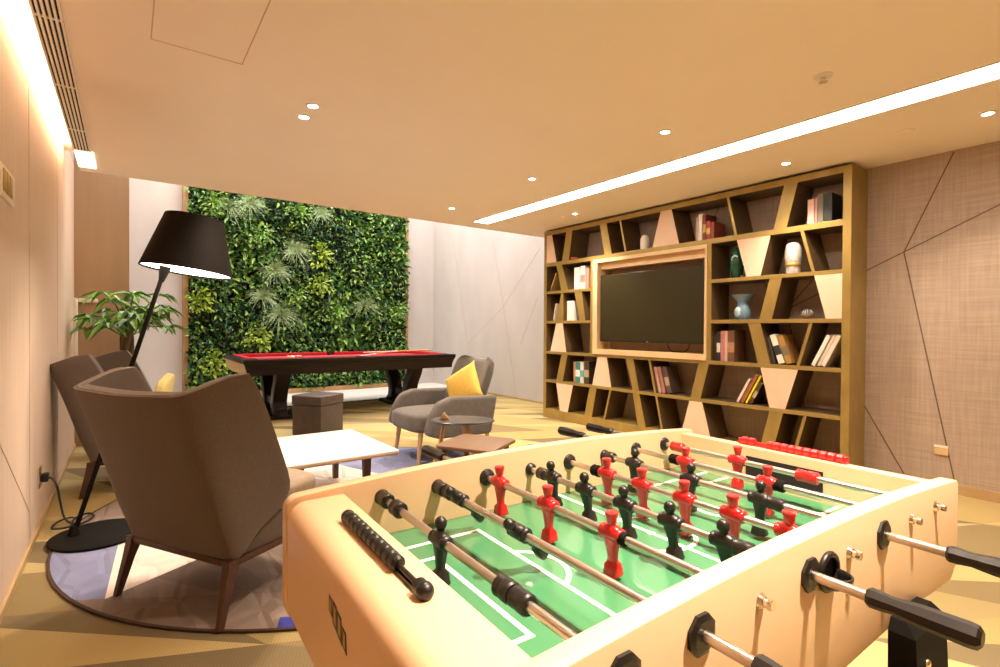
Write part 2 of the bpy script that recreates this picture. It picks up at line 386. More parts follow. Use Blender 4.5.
# downlights
DL = ['small square downlight, nearer one of the pair over the lounge chairs','small square downlight, farther one of the pair over the lounge chairs',
      'small round downlight in the ceiling nearest the sprinkler head, left of the strip','small round downlight left of the strip light, middle of its row of three',
      'small round downlight left of the strip light, nearest the green wall','small round downlight between strip light and bookshelf far end',
      'small round downlight above the middle of the bookshelf front','bright round downlight at the upper right above the cloth wall']
for (x,y), lb in zip(DOWN, DL):
    t = thing('downlight', lb, 'ceiling light', (x,y,CEIL), group='recessed downlights')
    obj('trim_ring', B().lathe([(.042,0),(.042,-.005),(.032,-.008),(.028,-.004),(.028,0)], (x,y,CEIL), 24), MT['white'], t)
    obj('lens', B().lathe([(.0275,-.003),(.0275,-.0055)], (x,y,CEIL), 24), E_DOWN, t)
t = thing('sprinkler_head', 'small white sprinkler head on the ceiling left of the strip light', 'sprinkler', (3.0,1.205,CEIL))
obj('base', B().lathe([(.045,0),(.045,-.008),(.02,-.014)], (3.0,1.205,CEIL), 20), MT['white'], t)
obj('head', B().lathe([(.012,-.012),(.012,-.03),(.022,-.033),(.022,-.037),(.006,-.04)], (3.0,1.205,CEIL), 16), MT['chrome'], t)
tag(obj('ceiling_disc', B().lathe([(.045,0),(.045,-.005),(.038,-.009)], (4.28,1.196,CEIL), 24), MT['ceiling'], at=(4.28,1.196,CEIL)), 'flat round cover plate in the ceiling right of the strip light', 'cover plate')
tag(obj('ceiling_plate', B().lathe([(.045,0),(.045,-.005),(.038,-.009)], (4.25,4.6,CEIL), 24), MT['ceiling'], at=(4.25,4.6,CEIL)), 'flat round cover plate in the ceiling near the bookshelf far end', 'cover plate')
# sockets and switches
t = thing('light_switch', 'brass wall switch on the left wood wall at the picture edge', 'switch', (XL,3.12,1.84))
obj('plate', B().box(XL,XL+.012,2.93,3.23,1.765,1.90,bev=.003), MT['paper'], t)
for y in (2.95,3.02,3.09): obj('rocker', B().box(XL+.012,XL+.017,y,y+.06,1.785,1.88,bev=.002), MT['gold'], t)
t = thing('wall_socket', 'beige double socket low on the right cloth wall', 'socket', (XR,1.16,.31))
obj('plate', B().box(XR-.012,XR,1.118,1.203,.278,.352,bev=.003), MT['niche'], t)
obj('top_strip', B().box(XR-.014,XR-.010,1.118,1.203,.335,.352), MT['paper'], t)
t = thing('power_socket', 'grey socket on the left wall with a black plug in it', 'socket', (XL,4.13,.30))
obj('plate', B().box(XL,XL+.01,4.06,4.16,.25,.37,bev=.002), MT['chrome'], t)

# ------------------------------------------------------------------ planted wall
GX0, GX1, GZ0, GZ1, GY = .82, 4.74, .08, 3.75, 9.86
rnd = random.Random(3)
t = thing('living_wall', 'large vertical garden of dense mixed green foliage covering the back wall', 'green wall', (2.78, GY, .02))
obj('backing', B().box(GX0,GX1,GY+.06,YB-.002,.02,ZT-.1), MT['greenback'], t, 0)
obj('kerb', B().box(GX0,GX1,GY-.12,GY+.06,.02,.10,bev=.008), MT['trimwood'], t, 0)
def leaf(bm, p, d, nrm, L_, W_, mi, fold=.25, droop=.25):
    """a folded, pointed leaf: base p, direction d"""
    d = d.normalized(); sd = d.cross(nrm).normalized(); up = sd.cross(d)
    def pt(t, s, h): return p + d*(L_*t) + sd*(W_*s) + up*h - Vector((0,0,L_*droop*t*t))
    v = [bm.verts.new(pt(0,0,0)), bm.verts.new(pt(.35,.5,W_*fold)), bm.verts.new(pt(.72,.36,W_*fold*.8)), bm.verts.new(pt(1,0,0)),
         bm.verts.new(pt(.72,-.36,W_*fold*.8)), bm.verts.new(pt(.35,-.5,W_*fold)), bm.verts.new(pt(.5,0,0))]
    for a in ((0,1,6),(1,2,6),(2,3,6),(3,4,6),(4,5,6),(5,0,6)):
        f = bm.faces.new([v[i] for i in a]); f.material_index = mi
def rdir(out=Vector((0,-1,0)), spread=1.0):
    return (out + Vector((rnd.gauss(0,1), rnd.gauss(0,.6), rnd.gauss(0,1)))*spread)
bm = bmesh.new()
for i in range(16000):
    x = rnd.uniform(GX0, GX1); z = rnd.uniform(GZ0, GZ1)
    # slow patches of species over the wall
    q = sin(x*2.1+1.3*sin(z*1.7))+sin(z*2.7+x*1.1)+.5*sin(x*5.3-z*4.1)
    r = rnd.random()
    mi = 0 if r < .36 else 1 if r < .68 else 2 if r < .93 else 3
    if q > .9 and r > .45: mi = 2
    if q < -.9 and r < .75: mi = 0
    if rnd.random() < .02: mi = 4
    L_ = rnd.uniform(.05,.115)*(1.2 if q > .5 else .9); W_ = L_*rnd.uniform(.38,.68)
    p = Vector((x, GY+.03-rnd.uniform(0,.13)-.05*sin(x*7+z*3), z))
    leaf(bm, p, rdir(spread=1.1)+Vector((0,0,.3)), Vector((rnd.gauss(0,.5), -.6, 1+rnd.gauss(0,.4))), L_, W_, mi, droop=rnd.uniform(0,.45))
LW = t
o = obj('foliage', bm, [MT['leaf_d'],MT['leaf_m'],MT['leaf_l'],MT['leaf_y'],MT['leaf_g']], t, 0); o['kind'] = 'stuff'
def tuft(x, z, lb, s=1.0):
    bm = bmesh.new()
    for i in range(190):
        a = rnd.gauss(pi/2, 1.15); L_ = rnd.uniform(.16,.36)*s; out = rnd.uniform(.25,.9)
        d = Vector((cos(a), -out, sin(a)*.85)).normalized(); p0 = Vector((x+rnd.gauss(0,.025), GY-.09, z+rnd.gauss(0,.025))); sd = d.cross(Vector((0,-1,.3))).normalized()*.0042
        dr = rnd.uniform(.15,.75)
        pts = [p0 + d*(L_*k/4) - Vector((0,0,L_*dr*(k/4)**2)) for k in range(5)]
        va = [bm.verts.new(q+sd*(1-k/4.6)) for k, q in enumerate(pts)]; vb = [bm.verts.new(q-sd*(1-k/4.6)) for k, q in enumerate(pts)]
        for k in range(4): bm.faces.new((va[k],va[k+1],vb[k+1],vb[k]))
    bmesh.ops.recalc_face_normals(bm, faces=bm.faces)
    obj('grass_tuft', bm, MT['leaf_g'], LW, 0)['label'] = lb
def lime(x, z, lb, s=1.0, m='leaf_y'):
    bm = bmesh.new()
    for i in range(120):
        a = rnd.uniform(0, 2*pi); rr = rnd.uniform(0,.19)*s
        p = Vector((x+cos(a)*rr, GY-.13-.08*(1-rr/.2)-rnd.uniform(0,.05), z+sin(a)*rr*1.05))
        L_ = rnd.uniform(.045,.085)*s
        leaf(bm, p, Vector((cos(a)*.8+rnd.gauss(0,.4), -.6, sin(a)*.6+.2+rnd.gauss(0,.4))), Vector((0,-.7,1)), L_, L_*.66, 0, droop=.25)
    obj('leafy_clump', bm, MT[m], LW, 0)['label'] = lb
CAMP = Vector((0,0,1.22))
def onwall(px, py, y=GY-.15):
    d = Rm @ Vector((px-500.0, py-333.5, FPX)); k = y/d.y; return d.x*k, CAMP.z+d.z*k
for px, py, lb, s in ((250.8,203,'wispy grey-green tuft at the top of the green wall, third from its left edge',1),(228,206,'wispy grey-green tuft high in the green wall, directly above the lampshade rim',.9),
    (296,250,'wispy grey-green tuft in upper middle of the green wall',1.05),(276,270,'wispy grey-green tuft just below and left of the middle one in green wall',1.05),
    (264,296,'wispy grey-green tuft right of lampshade, at pole height in the green wall',1.0),(281,314,'lowest of the wispy grey-green tufts, above pool balls in the green wall',1.2),
    (365,305,'wispy grey-green tuft in the right part of the green wall',1.1),(322,213,'wispy grey-green tuft at the top middle of the green wall',.8)):
    x, z = onwall(px, py); tuft(x, z, lb, s)
for px, py, lb, s, m in ((213.6,204,'lime green clump at the top left corner of the green wall',1,'leaf_l'),(299,213,'lime green clump at the top middle of the green wall',1.1,'leaf_l'),
    (260,236,'lime green clump right of the lampshade top in the green wall',.9,'leaf_l'),(320,256,'yellow-green clump in the middle of the green wall',1.15,'leaf_y'),
    (201,300,'lime clump below the lampshade at the left edge of the green wall',1.15,'leaf_y'),(320,285,'yellow variegated clump below the middle of the green wall',1.0,'leaf_y'),
    (298,296,'lime clump left of the variegated one in the green wall',.95,'leaf_l'),(336,314,'lime clump lower centre of the green wall, above the pool table cues',.95,'leaf_l'),
    (258,336,'bright lime clump just above the racked pool balls in green wall',1.2,'leaf_y'),(398,312,'pale lime clump at the right edge of the green wall',1.0,'leaf_l'),
    (214,362,'yellow-green clump at the left end of the pool table in green wall',1.1,'leaf_y')):
    x, z = onwall(px, py); lime(x, z, lb, s, m)

# ------------------------------------------------------------------ rug
RX, RY, RR = 1.25, 3.55, 1.58
bm = bmesh.new(); n = 96
ring = [bm.verts.new((RX+RR*cos(2*pi*i/n), RY+RR*sin(2*pi*i/n), .012)) for i in range(n)]; bm.faces.new(ring)
cuts = [((-.065,3.1),86.6),((-.079,2.848),29.5),((-.13,2.877),-31),((.48,2.16),69),((.51,2.25),-25),((.9,3.0),100),((1.2,3.6),-25),((1.6,3.9),50),((1.9,3.4),-70),((.3,3.7),5),((2.0,4.4),-10),((1.0,4.4),35),((.25,2.75),-55)]
for (x,y), a in cuts:
    bmesh.ops.bisect_plane(bm, geom=bm.verts[:]+bm.edges[:]+bm.faces[:], plane_co=(x,y,.012), plane_no=(-sin(radians(a)),cos(radians(a)),0))
seeds = [((-.2,3.2),1),((-.15,3.0),1),((-.25,3.4),1),((-.12,3.35),1),((.02,3.02),2),((.1,3.15),2),((.3,3.3),2),((.05,2.75),0),((-.11,2.80),0),((.2,2.6),5),((.3,2.45),0),((.5,2.6),5),((.45,2.9),0),((.6,3.0),5),((.55,2.35),0),((.57,2.12),3),((.75,2.4),0),
         ((.9,3.3),2),((1.2,3.0),4),((1.5,3.3),4),((1.9,3.5),4),((1.7,4.2),1),((2.2,4.2),1),((2.0,3.9),4),((.3,3.9),0),((.0,3.8),0),((.8,4.4),0),((1.3,3.9),2),((1.3,4.8),4),((1.7,2.6),0)]
for f in bm.faces:
    c = f.calc_center_median(); f.material_index = min(seeds, key=lambda s: (s[0][0]-c.x)**2+(s[0][1]-c.y)**2)[1]
bb = B(); bb.bm.free(); bb.bm = bm
bb.lathe([(RR+.004,.001),(RR+.006,.012),(RR-.004,.0145),(RR-.008,.0125)], (RX,RY,0), 96, mi=6, cap=False)
tag(obj('round_rug', bb, [MT[k] for k in ('rug0','rug1','rug2','rug3','rug4','rug5','rugedge')], at=(RX,RY,0)), 'large round patchwork rug in mauve, white and blue under the lounge chairs', 'rug')

# ------------------------------------------------------------------ wing chairs
def prof_at(prof, t):
    for (t0,p0),(t1,p1) in zip(prof, prof[1:]):
        if t <= t1: k = (t-t0)/(t1-t0); return tuple(a+(b-a)*k for a,b in zip(p0,p1))
    return prof[-1][1]
def make_wing_chair(label):
    t = thing('wing_chair', label, 'chair', (0,0,0), 0, 'taupe wing chairs', off=(0,0,0))
    # shell stations along the plan: right wing front -> right rear corner -> back -> left rear corner -> left wing front
    # each station: list over height of (x, y, z)
    def station(k):
        S = {0: [(0,(.350,.02,.405)),(.25,(.374,.045,.50)),(.55,(.390,-.065,.75)),(.85,(.394,-.155,.955)),(.94,(.394,-.172,1.0)),(1,(.391,-.200,1.016))],
             1: [(0,(.348,-.11,.345)),(.25,(.364,-.11,.46)),(.55,(.378,-.19,.72)),(.85,(.384,-.255,.93)),(1,(.382,-.295,1.004))],
             2: [(0,(.343,-.195,.255)),(.25,(.350,-.24,.41)),(.55,(.358,-.315,.67)),(1,(.362,-.405,.965))],
             3: [(0,(.322,-.224,.25)),(.25,(.330,-.282,.41)),(.55,(.336,-.352,.66)),(1,(.340,-.447,.950))],
             4: [(0,(.285,-.232,.25)),(.25,(.290,-.292,.41)),(.55,(.295,-.368,.655)),(1,(.300,-.464,.943))],
             5: [(0,(0,-.240,.25)),(.25,(0,-.300,.41)),(.55,(0,-.380,.65)),(1,(0,-.474,.933))]}
        return S[k]
    hs = [0,.12,.25,.4,.55,.7,.85,1]
    keys = [0,.5,1,1.5,2,2.5,3,3.5,4,4.5,5]
    def P(k, h, sgn):
        k0 = int(math.floor(k)); k1 = min(5, k0+1); f = k-k0
        a = prof_at(station(k0), h); b_ = prof_at(station(k1), h)
        p = [u+(v-u)*f for u,v in zip(a,b_)]; p[0] *= sgn; return tuple(p)
    cols = [[P(k,h,1) for h in hs] for k in keys] + [[P(k,h,-1) for h in hs] for k in keys[-2::-1]]
    b = B().loft(cols, cap=False, closed=False)
    bmesh.ops.recalc_face_normals(b.bm, faces=b.bm.faces)
    # make normals point outwards (backwards at the back)
    fc = min(b.bm.faces, key=lambda f: f.calc_center_median().y)
    if fc.normal.y > 0: bmesh.ops.reverse_faces(b.bm, faces=b.bm.faces)
    o = obj('backrest', b, MT['fabric'], t, smooth=60)
    md = o.modifiers.new('smooth','SUBSURF'); md.levels = 1; md.render_levels = 1; md.boundary_smooth = 'PRESERVE_CORNERS'
    md = o.modifiers.new('thickness','SOLIDIFY'); md.thickness = .05; md.offset = -1; md.use_even_offset = True
    md = o.modifiers.new('round','BEVEL'); md.width = .014; md.segments = 3; md.limit_method = 'ANGLE'; md.angle_limit = radians(50)
    # piping along the upper edge
    pts = [Vector(c[-1])+Vector((-.012 if c[-1][0]>0 else .012,.015,.001)) for c in cols[1:-1]]
    obj('piping', B().tube(pts, .007, 8), MT['piping'], o)
    # seat base and cushion
    b = B().prism([(-.32,-.19),(.32,-.19),(.335,.24),(.30,.30),(-.30,.30),(-.335,.24)], 'z', .245, .37, bev=.02)
    sb = obj('seat_base', b, MT['fabric'], t)
    obj('seat_cushion', B().cushion((0,.04,.415), .62, .60, .13, sag=.12), MT['seatfab'], t, 60)
    # wooden frame
    b = B()
    for s in (-1,1): b.prism([(s*.335,-.225),(s*.305,-.225),(s*.30,.29),(s*.33,.29)], 'z', .222, .250, bev=.006)
    b.box(-.33,.33,-.240,-.208,.222,.250,bev=.006).box(-.32,.32,.255,.29,.222,.250,bev=.006)
    obj('frame', b, MT['walnut'], t)
    for sx, sy in ((1,-1),(-1,-1),(1,1),(-1,1)):
        y0 = -.218 if sy < 0 else .265
        rings = []
        for z, d, w_ in ((.250,0,.026),(.215,.006,.024),(.15,.025,.019),(.0,.065,.013)):
            cx, cy = sx*(.312+d*.25), y0+sy*d
            rings.append([(cx-w_*.8,cy-w_,z),(cx+w_*.8,cy-w_,z),(cx+w_*.8,cy+w_,z),(cx-w_*.8,cy+w_,z)])
        obj('leg', B().loft(rings), MT['walnut'], t, 20)
    return t
ch = make_wing_chair('near taupe wing chair seen from behind, in front of the floor lamp')
ch.location = (.375,2.715,.0155); ch.rotation_euler.z = radians(-59.5)
ch2 = copy_tree(ch); ch2['label'] = 'far taupe wing chair against the left wall, with a pale yellow cushion'
ch2.location = (.105,4.87,.0075); ch2.rotation_euler = (radians(1.3),0,radians(-107))
# pale yellow cushion on the far chair
Mx = Matrix.Translation((.235,5.0,.66)) @ Euler((radians(14),radians(14),radians(-16))).to_matrix().to_4x4()
tag(obj('yellow_cushion', B().cushion((0,0,0),.08,.30,.32,M=Mx), MT['paleyellow'], at=(.235,5.0,.48), smooth=60), 'pale yellow cushion sitting on the far wing chair by the left wall', 'cushion')

# ------------------------------------------------------------------ floor lamp
LX, LY = -.125, 3.73
t = thing('floor_lamp', 'black leaning floor lamp with a dark cone shade beside the left wall', 'lamp', (LX,LY,.013))
obj('base', B().lathe([(.0,.013),(.230,.013),(.235,.018),(.235,.026),(.225,.030),(.0,.031)], (LX,LY,0), 48), MT['blackmatt'], t)
p0 = Vector((-.245,3.77,.033)); p1 = Vector((.18,3.78,1.545))
obj('pole', B().tube([p0,p1], .0125, 12).lathe([(.03,0),(.026,.02),(.016,.05)], tuple(p0), 16), MT['blackmatt'], t)
Mt = Matrix.Translation((.307,3.78,1.565)) @ Matrix.Rotation(radians(7.3),4,'Y')
sh = obj('lamp_shade', B().lathe([(.0,.335),(.158,.335),(.158,.343),(.0,.343)], n=48, M=Mt).loft([[(r*cos(2*pi*i/48), r*sin(2*pi*i/48), z) for i in range(48)] for r,z in ((.257,0),(.165,.345),(.160,.345),(.252,0))] + [[(.257*cos(2*pi*i/48), .257*sin(2*pi*i/48), 0) for i in range(48)]], cap=False, M=Mt), MT['lampshade'], t, 30)
obj('diffuser', B().lathe([(.25,.012),(.25,.016)], n=48, M=Mt), E_LAMP, sh)
obj('joint', B().tube([p1-Vector((.01,0,.05)), p1+Vector((.012,0,.045))], [.014,.034], 14), MT['blackmatt'], t)
# cord and plug
pts = [(-.405,4.13,.30),(-.37,4.12,.29),(-.345,4.10,.24),(-.33,4.10,.14),(-.31,4.08,.05),(-.27,4.02,.022),(-.24,4.06,.02),(-.28,4.16,.02),(-.34,4.12,.02),(-.36,4.0,.02),(-.30,3.96,.022),(-.22,4.0,.022),(-.17,4.1,.022),(-.2,4.16,.03),(-.26,4.1,.03),(-.27,3.98,.025),(-.26,3.9,.03)]
def smoothpts(p, k=5):
    p = [Vector(q) for q in p]; out = []
    for i in range(len(p)-1):
        a,b_,c,d = p[max(i-1,0)],p[i],p[i+1],p[min(i+2,len(p)-1)]
        for j in range(k):
            u = j/k; out.append(.5*((2*b_)+(c-a)*u+(2*a-5*b_+4*c-d)*u*u+(3*b_-a-3*c+d)*u**3))
    return out+[p[-1]]
cd = obj('power_cord', B().tube(smoothpts(pts), .006, 8), MT['black'], t)
obj('plug', B().box(-.42,-.385,4.10,4.16,.275,.325,bev=.008), MT['black'], cd)

# ------------------------------------------------------------------ potted tree
PX, PY = .0, 6.15
t = thing('potted_tree', 'leafy green potted tree standing in the left corner behind the chairs', 'plant', (PX,PY,0))
obj('pot', B().lathe([(.0,0),(.13,0),(.17,.30),(.18,.32),(.165,.32),(.155,.28),(.0,.27)], (PX,PY,0), 28), MT['pot'], t)
obj('soil', B().lathe([(.0,.27),(.155,.275),(.0,.29)], (PX,PY,0), 20, cap=False), MT['soil'], t)
b = B()
for k in range(4):
    pts = [(PX+.035*cos(k*pi/2+z*5.5), PY+.035*sin(k*pi/2+z*5.5), .26+z*.92) for z in [i/10 for i in range(11)]]
    b.tube(pts, [.034-.010*i/10 for i in range(11)], 8)
obj('trunk', b, MT['bark'], t, 60)
bm = bmesh.new(); rp = random.Random(5); bb = B()
tips = []
for i in range(20):
    a = rp.uniform(0,2*pi); el = rp.uniform(.15,1.1); L_ = rp.uniform(.18,.42)
    p0 = Vector((PX,PY,rp.uniform(1.1,1.22))); d = Vector((cos(a)*cos(el), sin(a)*cos(el)*.75, sin(el)*.95+.15)); p2 = p0+d*L_; p1_ = p0+d*L_*.5+Vector((0,0,.05))
    bb.tube([p0,p1_,p2], .006, 6); tips.append((p2,a))
for px,py_,pz in ((-.24,5.95,1.28),(.30,6.0,1.40),(.33,6.1,1.22),(-.30,6.05,1.20),(.05,5.9,1.52),(.24,5.95,1.52),(-.1,6.0,1.46)):
    p2 = Vector((px,py_,pz)); bb.tube([Vector((PX,PY,1.1)), (Vector((PX,PY,1.1))+p2)/2+Vector((0,0,.06)), p2], .006, 6); tips.append((p2, math.atan2(py_-PY,px-PX)))
obj('branches', bb, MT['leaf_m'], t, 60)
for p, a in tips:
    for k in range(6):
        aa = a+(k-2.5)*.62+rp.gauss(0,.15); L_ = rp.uniform(.13,.21)
        leaf(bm, p, Vector((cos(aa),sin(aa),.1+rp.gauss(0,.15))), Vector((rp.gauss(0,.15),rp.gauss(0,.15),1)), L_, L_*.36, 0 if rp.random()<.7 else 1, droop=rp.uniform(.3,.9))
for v in bm.verts: v.co.x = max(v.co.x, -.415)
o = obj('leaves', bm, [MT['leaf_p'],MT['leaf_m']], t, 0)

# ------------------------------------------------------------------ coffee table
CX, CY = 1.15, 3.79
t = thing('coffee_table', 'low white-topped coffee table with dark legs on the round rug', 'table', (CX,CY,.013), radians(1), off=(0,0,0))
obj('tabletop', B().box(-.40,.40,-.46,.46,.322,.347,bev=.010,seg=3), [MT['tabletop']], t)
obj('edge_band', B().prism([(-.403,-.44),(-.38,-.463),(.38,-.463),(.403,-.44),(.403,.44),(.38,.463),(-.38,.463),(-.403,.44)], 'z', .315,.328, bev=.003), MT['oak'], t)
for x, y in ((-.25,-.33),(.21,-.33),(.21,.30),(-.25,.30)):
    obj('leg', B().loft([[(x+dx*w_,y+dy*w_,z) for dx,dy in ((-1,-1),(1,-1),(1,1),(-1,1))] for z,w_ in ((.315,.026),(0,.018))]), MT['walnut'], t, 20)

# ------------------------------------------------------------------ ottoman
t = thing('ottoman', 'small dark brown leather cube stool behind the coffee table', 'stool', (1.78,5.99,0), radians(-56), off=(0,0,0))
obj('body', B().box(-.198,.198,-.198,.198,.0,.345,bev=.012), MT['leather'], t)
obj('lid', B().box(-.205,.205,-.205,.205,.345,.455,bev=.016,seg=3), MT['leather'], t)

# ------------------------------------------------------------------ grey armchair
t = thing('armchair', 'grey upholstered armchair with wooden legs facing the coffee table', 'chair', (2.45,4.27,.006), radians(90), off=(0,0,0))
t.rotation_euler.x = radians(1.1)
obj('seat', B().cushion((0,.06,.365),.60,.80,.19,sag=.10), MT['fabric2'], t, 60)
Mb = Matrix.Translation((0,-.33,.62)) @ Matrix.Rotation(radians(20),4,'X')
b = B()
rings = []
for z, w_, th in ((-.26,.30,.10),(-.18,.31,.13),(0,.315,.125),(.16,.32,.115),(.26,.305,.10),(.30,.265,.07),(.315,.21,.03)):
    ring = []
    for k in range(40):
        a = 2*pi*k/40; cx = abs(cos(a))**.5*math.copysign(1,cos(a)); sy = abs(sin(a))**.6*math.copysign(1,sin(a))
        ring.append((cx*w_, sy*th/2 + .10*(cx*cx)*.9, z))
    rings.append(ring)
obj('backrest', B().loft(rings, M=Mb), MT['fabric2'], t, 60)
for s in (-1,1):
    poly = [(-.27,.25),(.28,.25),(.40,.29),(.37,.43),(.29,.56),(.16,.605),(-.33,.60)]
    a = obj('armrest', B().prism(poly,'x',s*.37-.055,s*.37+.055,bev=.035,seg=4), MT['fabric2'], t, 60)
for x,y in ((-.22,.36),(.22,.36),(-.22,-.34),(.22,-.34)):
    obj('leg', B().tube([(x,y,.29),(x*1.06,y*1.08,0)],[.024,.014],12), MT['oak'], t)
Mx = Matrix.Translation((2.62,4.19,.655)) @ Matrix.Rotation(radians(14),4,'Z') @ Matrix.Rotation(radians(20),4,'Y') @ Matrix.Rotation(radians(-34),4,'X')
def pillow(b, sx, sy, th, M):
    t_ = bmesh.new(); bmesh.ops.create_grid(t_, x_segments=16, y_segments=16, size=1)
    geo = bmesh.ops.duplicate(t_, geom=t_.faces[:])
    nf = [g for g in geo['geom'] if isinstance(g, bmesh.types.BMVert)]; ns = set(nf)
    for v in t_.verts:
        x, y = v.co.x, v.co.y
        h = ((1-x**2)*(1-y**2))**.45 if abs(x)<1 and abs(y)<1 else 0
        pin = 1-.10*(1-abs(x)**3)*(abs(y)**4) ; pin2 = 1-.10*(1-abs(y)**3)*(abs(x)**4)
        v.co = Vector(((-1 if v in ns else 1)*h*th/2, x*pin2*sx/2, y*pin*sy/2))
    bmesh.ops.remove_doubles(t_, verts=t_.verts, dist=1e-5)
    return b._m(t_, 0, M)
tag(obj('yellow_pillow', pillow(B(), .40,.40,.15, Mx), MT['yellow'], at=(2.74,4.2,.46), smooth=60), 'yellow square pillow propped on the grey armchair', 'cushion')

# ------------------------------------------------------------------ side tables in front of the armchair
t = thing('side_table', 'small dark oval side table with bent wooden legs beside the grey armchair', 'table', (1.90,3.09,.0145), radians(-36), off=(0,0,0))
rings = [[(a*.225*cos(2*pi*i/40)*(1+.12*cos(2*pi*i/40)), a*.165*sin(2*pi*i/40), z) for i in range(40)] for a,z in ((.90,.542),(1,.552),(1,.557),(.97,.562))]
obj('tabletop', B().loft(rings), mat('table_dark',(.030,.021,.016),.35,var=.1), t)
obj('leg', B().tube(smoothpts([(-.235,-.02,0),(-.19,-.02,.18),(-.135,-.01,.38),(-.105,0,.56)]), .016, 6).prism([(-.145,.560),(-.065,.560),(-.108,.612)],'y',-.014,.014,bev=.003), MT['oak'], t, 25)
obj('leg', B().tube(smoothpts([(.20,-.10,0),(.15,-.07,.18),(.10,-.04,.38),(.05,-.02,.545)]), .016, 6), MT['oak'], t, 25)
obj('leg', B().tube(smoothpts([(.10,.20,0),(.08,.15,.18),(.05,.09,.38),(.02,.04,.545)]), .016, 6), MT['oak'], t, 25)
t = thing('low_table', 'low brown square table between the grey armchair and the football table', 'table', (1.76,2.655,.0145), radians(30), off=(0,0,0))
obj('tabletop', B().prism([(-.195,-.165),(-.165,-.195),(.165,-.195),(.195,-.165),(.195,.175),(.175,.195),(-.165,.195),(-.195,.165)], 'z', .480,.500, bev=.005), mat('table_brown',(.22,.125,.07),.5,var=.1,scale=6), t)
for x,y in ((-.14,-.14),(.14,-.14),(.14,.14),(-.14,.14)):
    obj('leg', B().tube([(x*1.2,y*1.2,0),(x,y,.480)],[.012,.018],10), MT['walnut'], t)
# ------------------------------------------------------------------ pool table
X0, X1, Y0, Y1, ZP = 1.14, 4.14, 6.84, 8.40, .82
t = thing('pool_table', 'dark wood pool table with red felt in front of the green wall', 'pool table', ((X0+X1)/2,(Y0+Y1)/2,0))
def flare(ins, z): return [(X0+ins,Y0+ins,z),(X1-ins,Y0+ins,z),(X1-ins,Y1-ins,z),(X0+ins,Y1-ins,z)]
obj('apron', B().loft([flare(.14,.615),flare(.045,.615),flare(.040,.68),flare(.022,.74),flare(.006,.765),flare(.14,.765)]), MT['mahog'], t, 20)
e0 = X0-.001
obj('end_panel', B().loft([[(e0+a-.005,Y0+.05,z),(e0+a+.003,Y0+.05,z),(e0+a+.003,Y1-.05,z),(e0+a-.005,Y1-.05,z)] for a,z in ((.045,.617),(.040,.68),(.022,.74),(.008,.763))]), MT['mahog_lit'], t, 0)
RW = .14
for nm, bx in (('rail',(X0,X1,Y0,Y0+RW)),('rail',(X0,X1,Y1-RW,Y1)),('rail',(X0,X0+RW,Y0+RW,Y1-RW)),('rail',(X1-RW,X1,Y0+RW,Y1-RW))):
    obj(nm, B().box(*bx,.765,ZP,bev=.012), MT['mahog'], t)
obj('playing_surface', B().box(X0+RW,X1-RW,Y0+RW,Y1-RW,.765,.782), MT['felt'], t, 0)
for bx in ((X0+RW+.06,(X0+X1)/2-.06,Y0+RW-.06,Y0+RW+.045),((X0+X1)/2+.06,X1-RW-.06,Y0+RW-.06,Y0+RW+.045),(X0+RW+.06,(X0+X1)/2-.06,Y1-RW-.045,Y1-RW+.06),((X0+X1)/2+.06,X1-RW-.06,Y1-RW-.045,Y1-RW+.06),(X0+RW-.06,X0+RW+.045,Y0+RW+.06,Y1-RW-.06),(X1-RW-.045,X1-RW+.06,Y0+RW+.06,Y1-RW-.06)):
    obj('cushion', B().box(*bx,.783,ZP+.006,bev=.008), MT['cushred'], t)
for x in (X0+RW-.01,(X0+X1)/2,X1-RW+.01):
    for y in (Y0+RW-.02,Y1-RW+.02):
        obj('pocket', B().lathe([(.062,ZP-.03),(.068,ZP+.004),(.056,ZP+.004),(.05,ZP-.05)], (x,y,0), 20), MT['black'], t)
YC = (Y0+Y1)/2
for x in (1.66,3.60):
    p = obj('pedestal', B().box(x-.20,x+.20,YC-.48,YC+.48,.0,.05,bev=.01), MT['mahog'], t)
    for q in (-1,1):
        front = [(.56,.615),(.50,.50),(.40,.36),(.34,.22),(.36,.12),(.44,.05)]
        back = [(.20,.05),(.20,.14),(.18,.24),(.22,.36),(.32,.50),(.36,.615)]
        obj('curved_leg', B().prism([(YC+q*a,z) for a,z in front+back],'x',x-.09,x+.09,bev=.006), MT['mahog'], p, 25)
    obj('crossbeam', B().box(x-.06,x+.06,YC-.22,YC+.22,.16,.26,bev=.008), MT['mahog'], p)
# balls
bc = [('orange',(.80,.30,.03)),('white cue',(.85,.80,.70)),('yellow',(.82,.60,.05)),('dark red',(.42,.02,.03)),('red',(.70,.05,.03)),('maroon striped',(.30,.04,.05)),('burgundy',(.22,.02,.03)),('salmon',(.75,.30,.20)),('black',(.02,.02,.02)),('pale striped',(.75,.62,.45))]
bx0, by0 = 1.76, 7.26; i = 0
for r in range(4):
    for k in range(r+1):
        if i >= len(bc): break
        nm, c = bc[i]; i += 1
        x = bx0+.0505*r; y = by0+(k-r/2)*.0585
        m = mat('ball_'+nm.replace(' ','_'), c, .15, var=.02, coat=.5)
        tag(obj('pool_ball', B().ball((x,y,.783+.0285),.0285,u=20,v=12), m, at=(x,y,.782)), nm+' pool ball in the cluster on the red felt', 'ball', 'balls on the pool table')
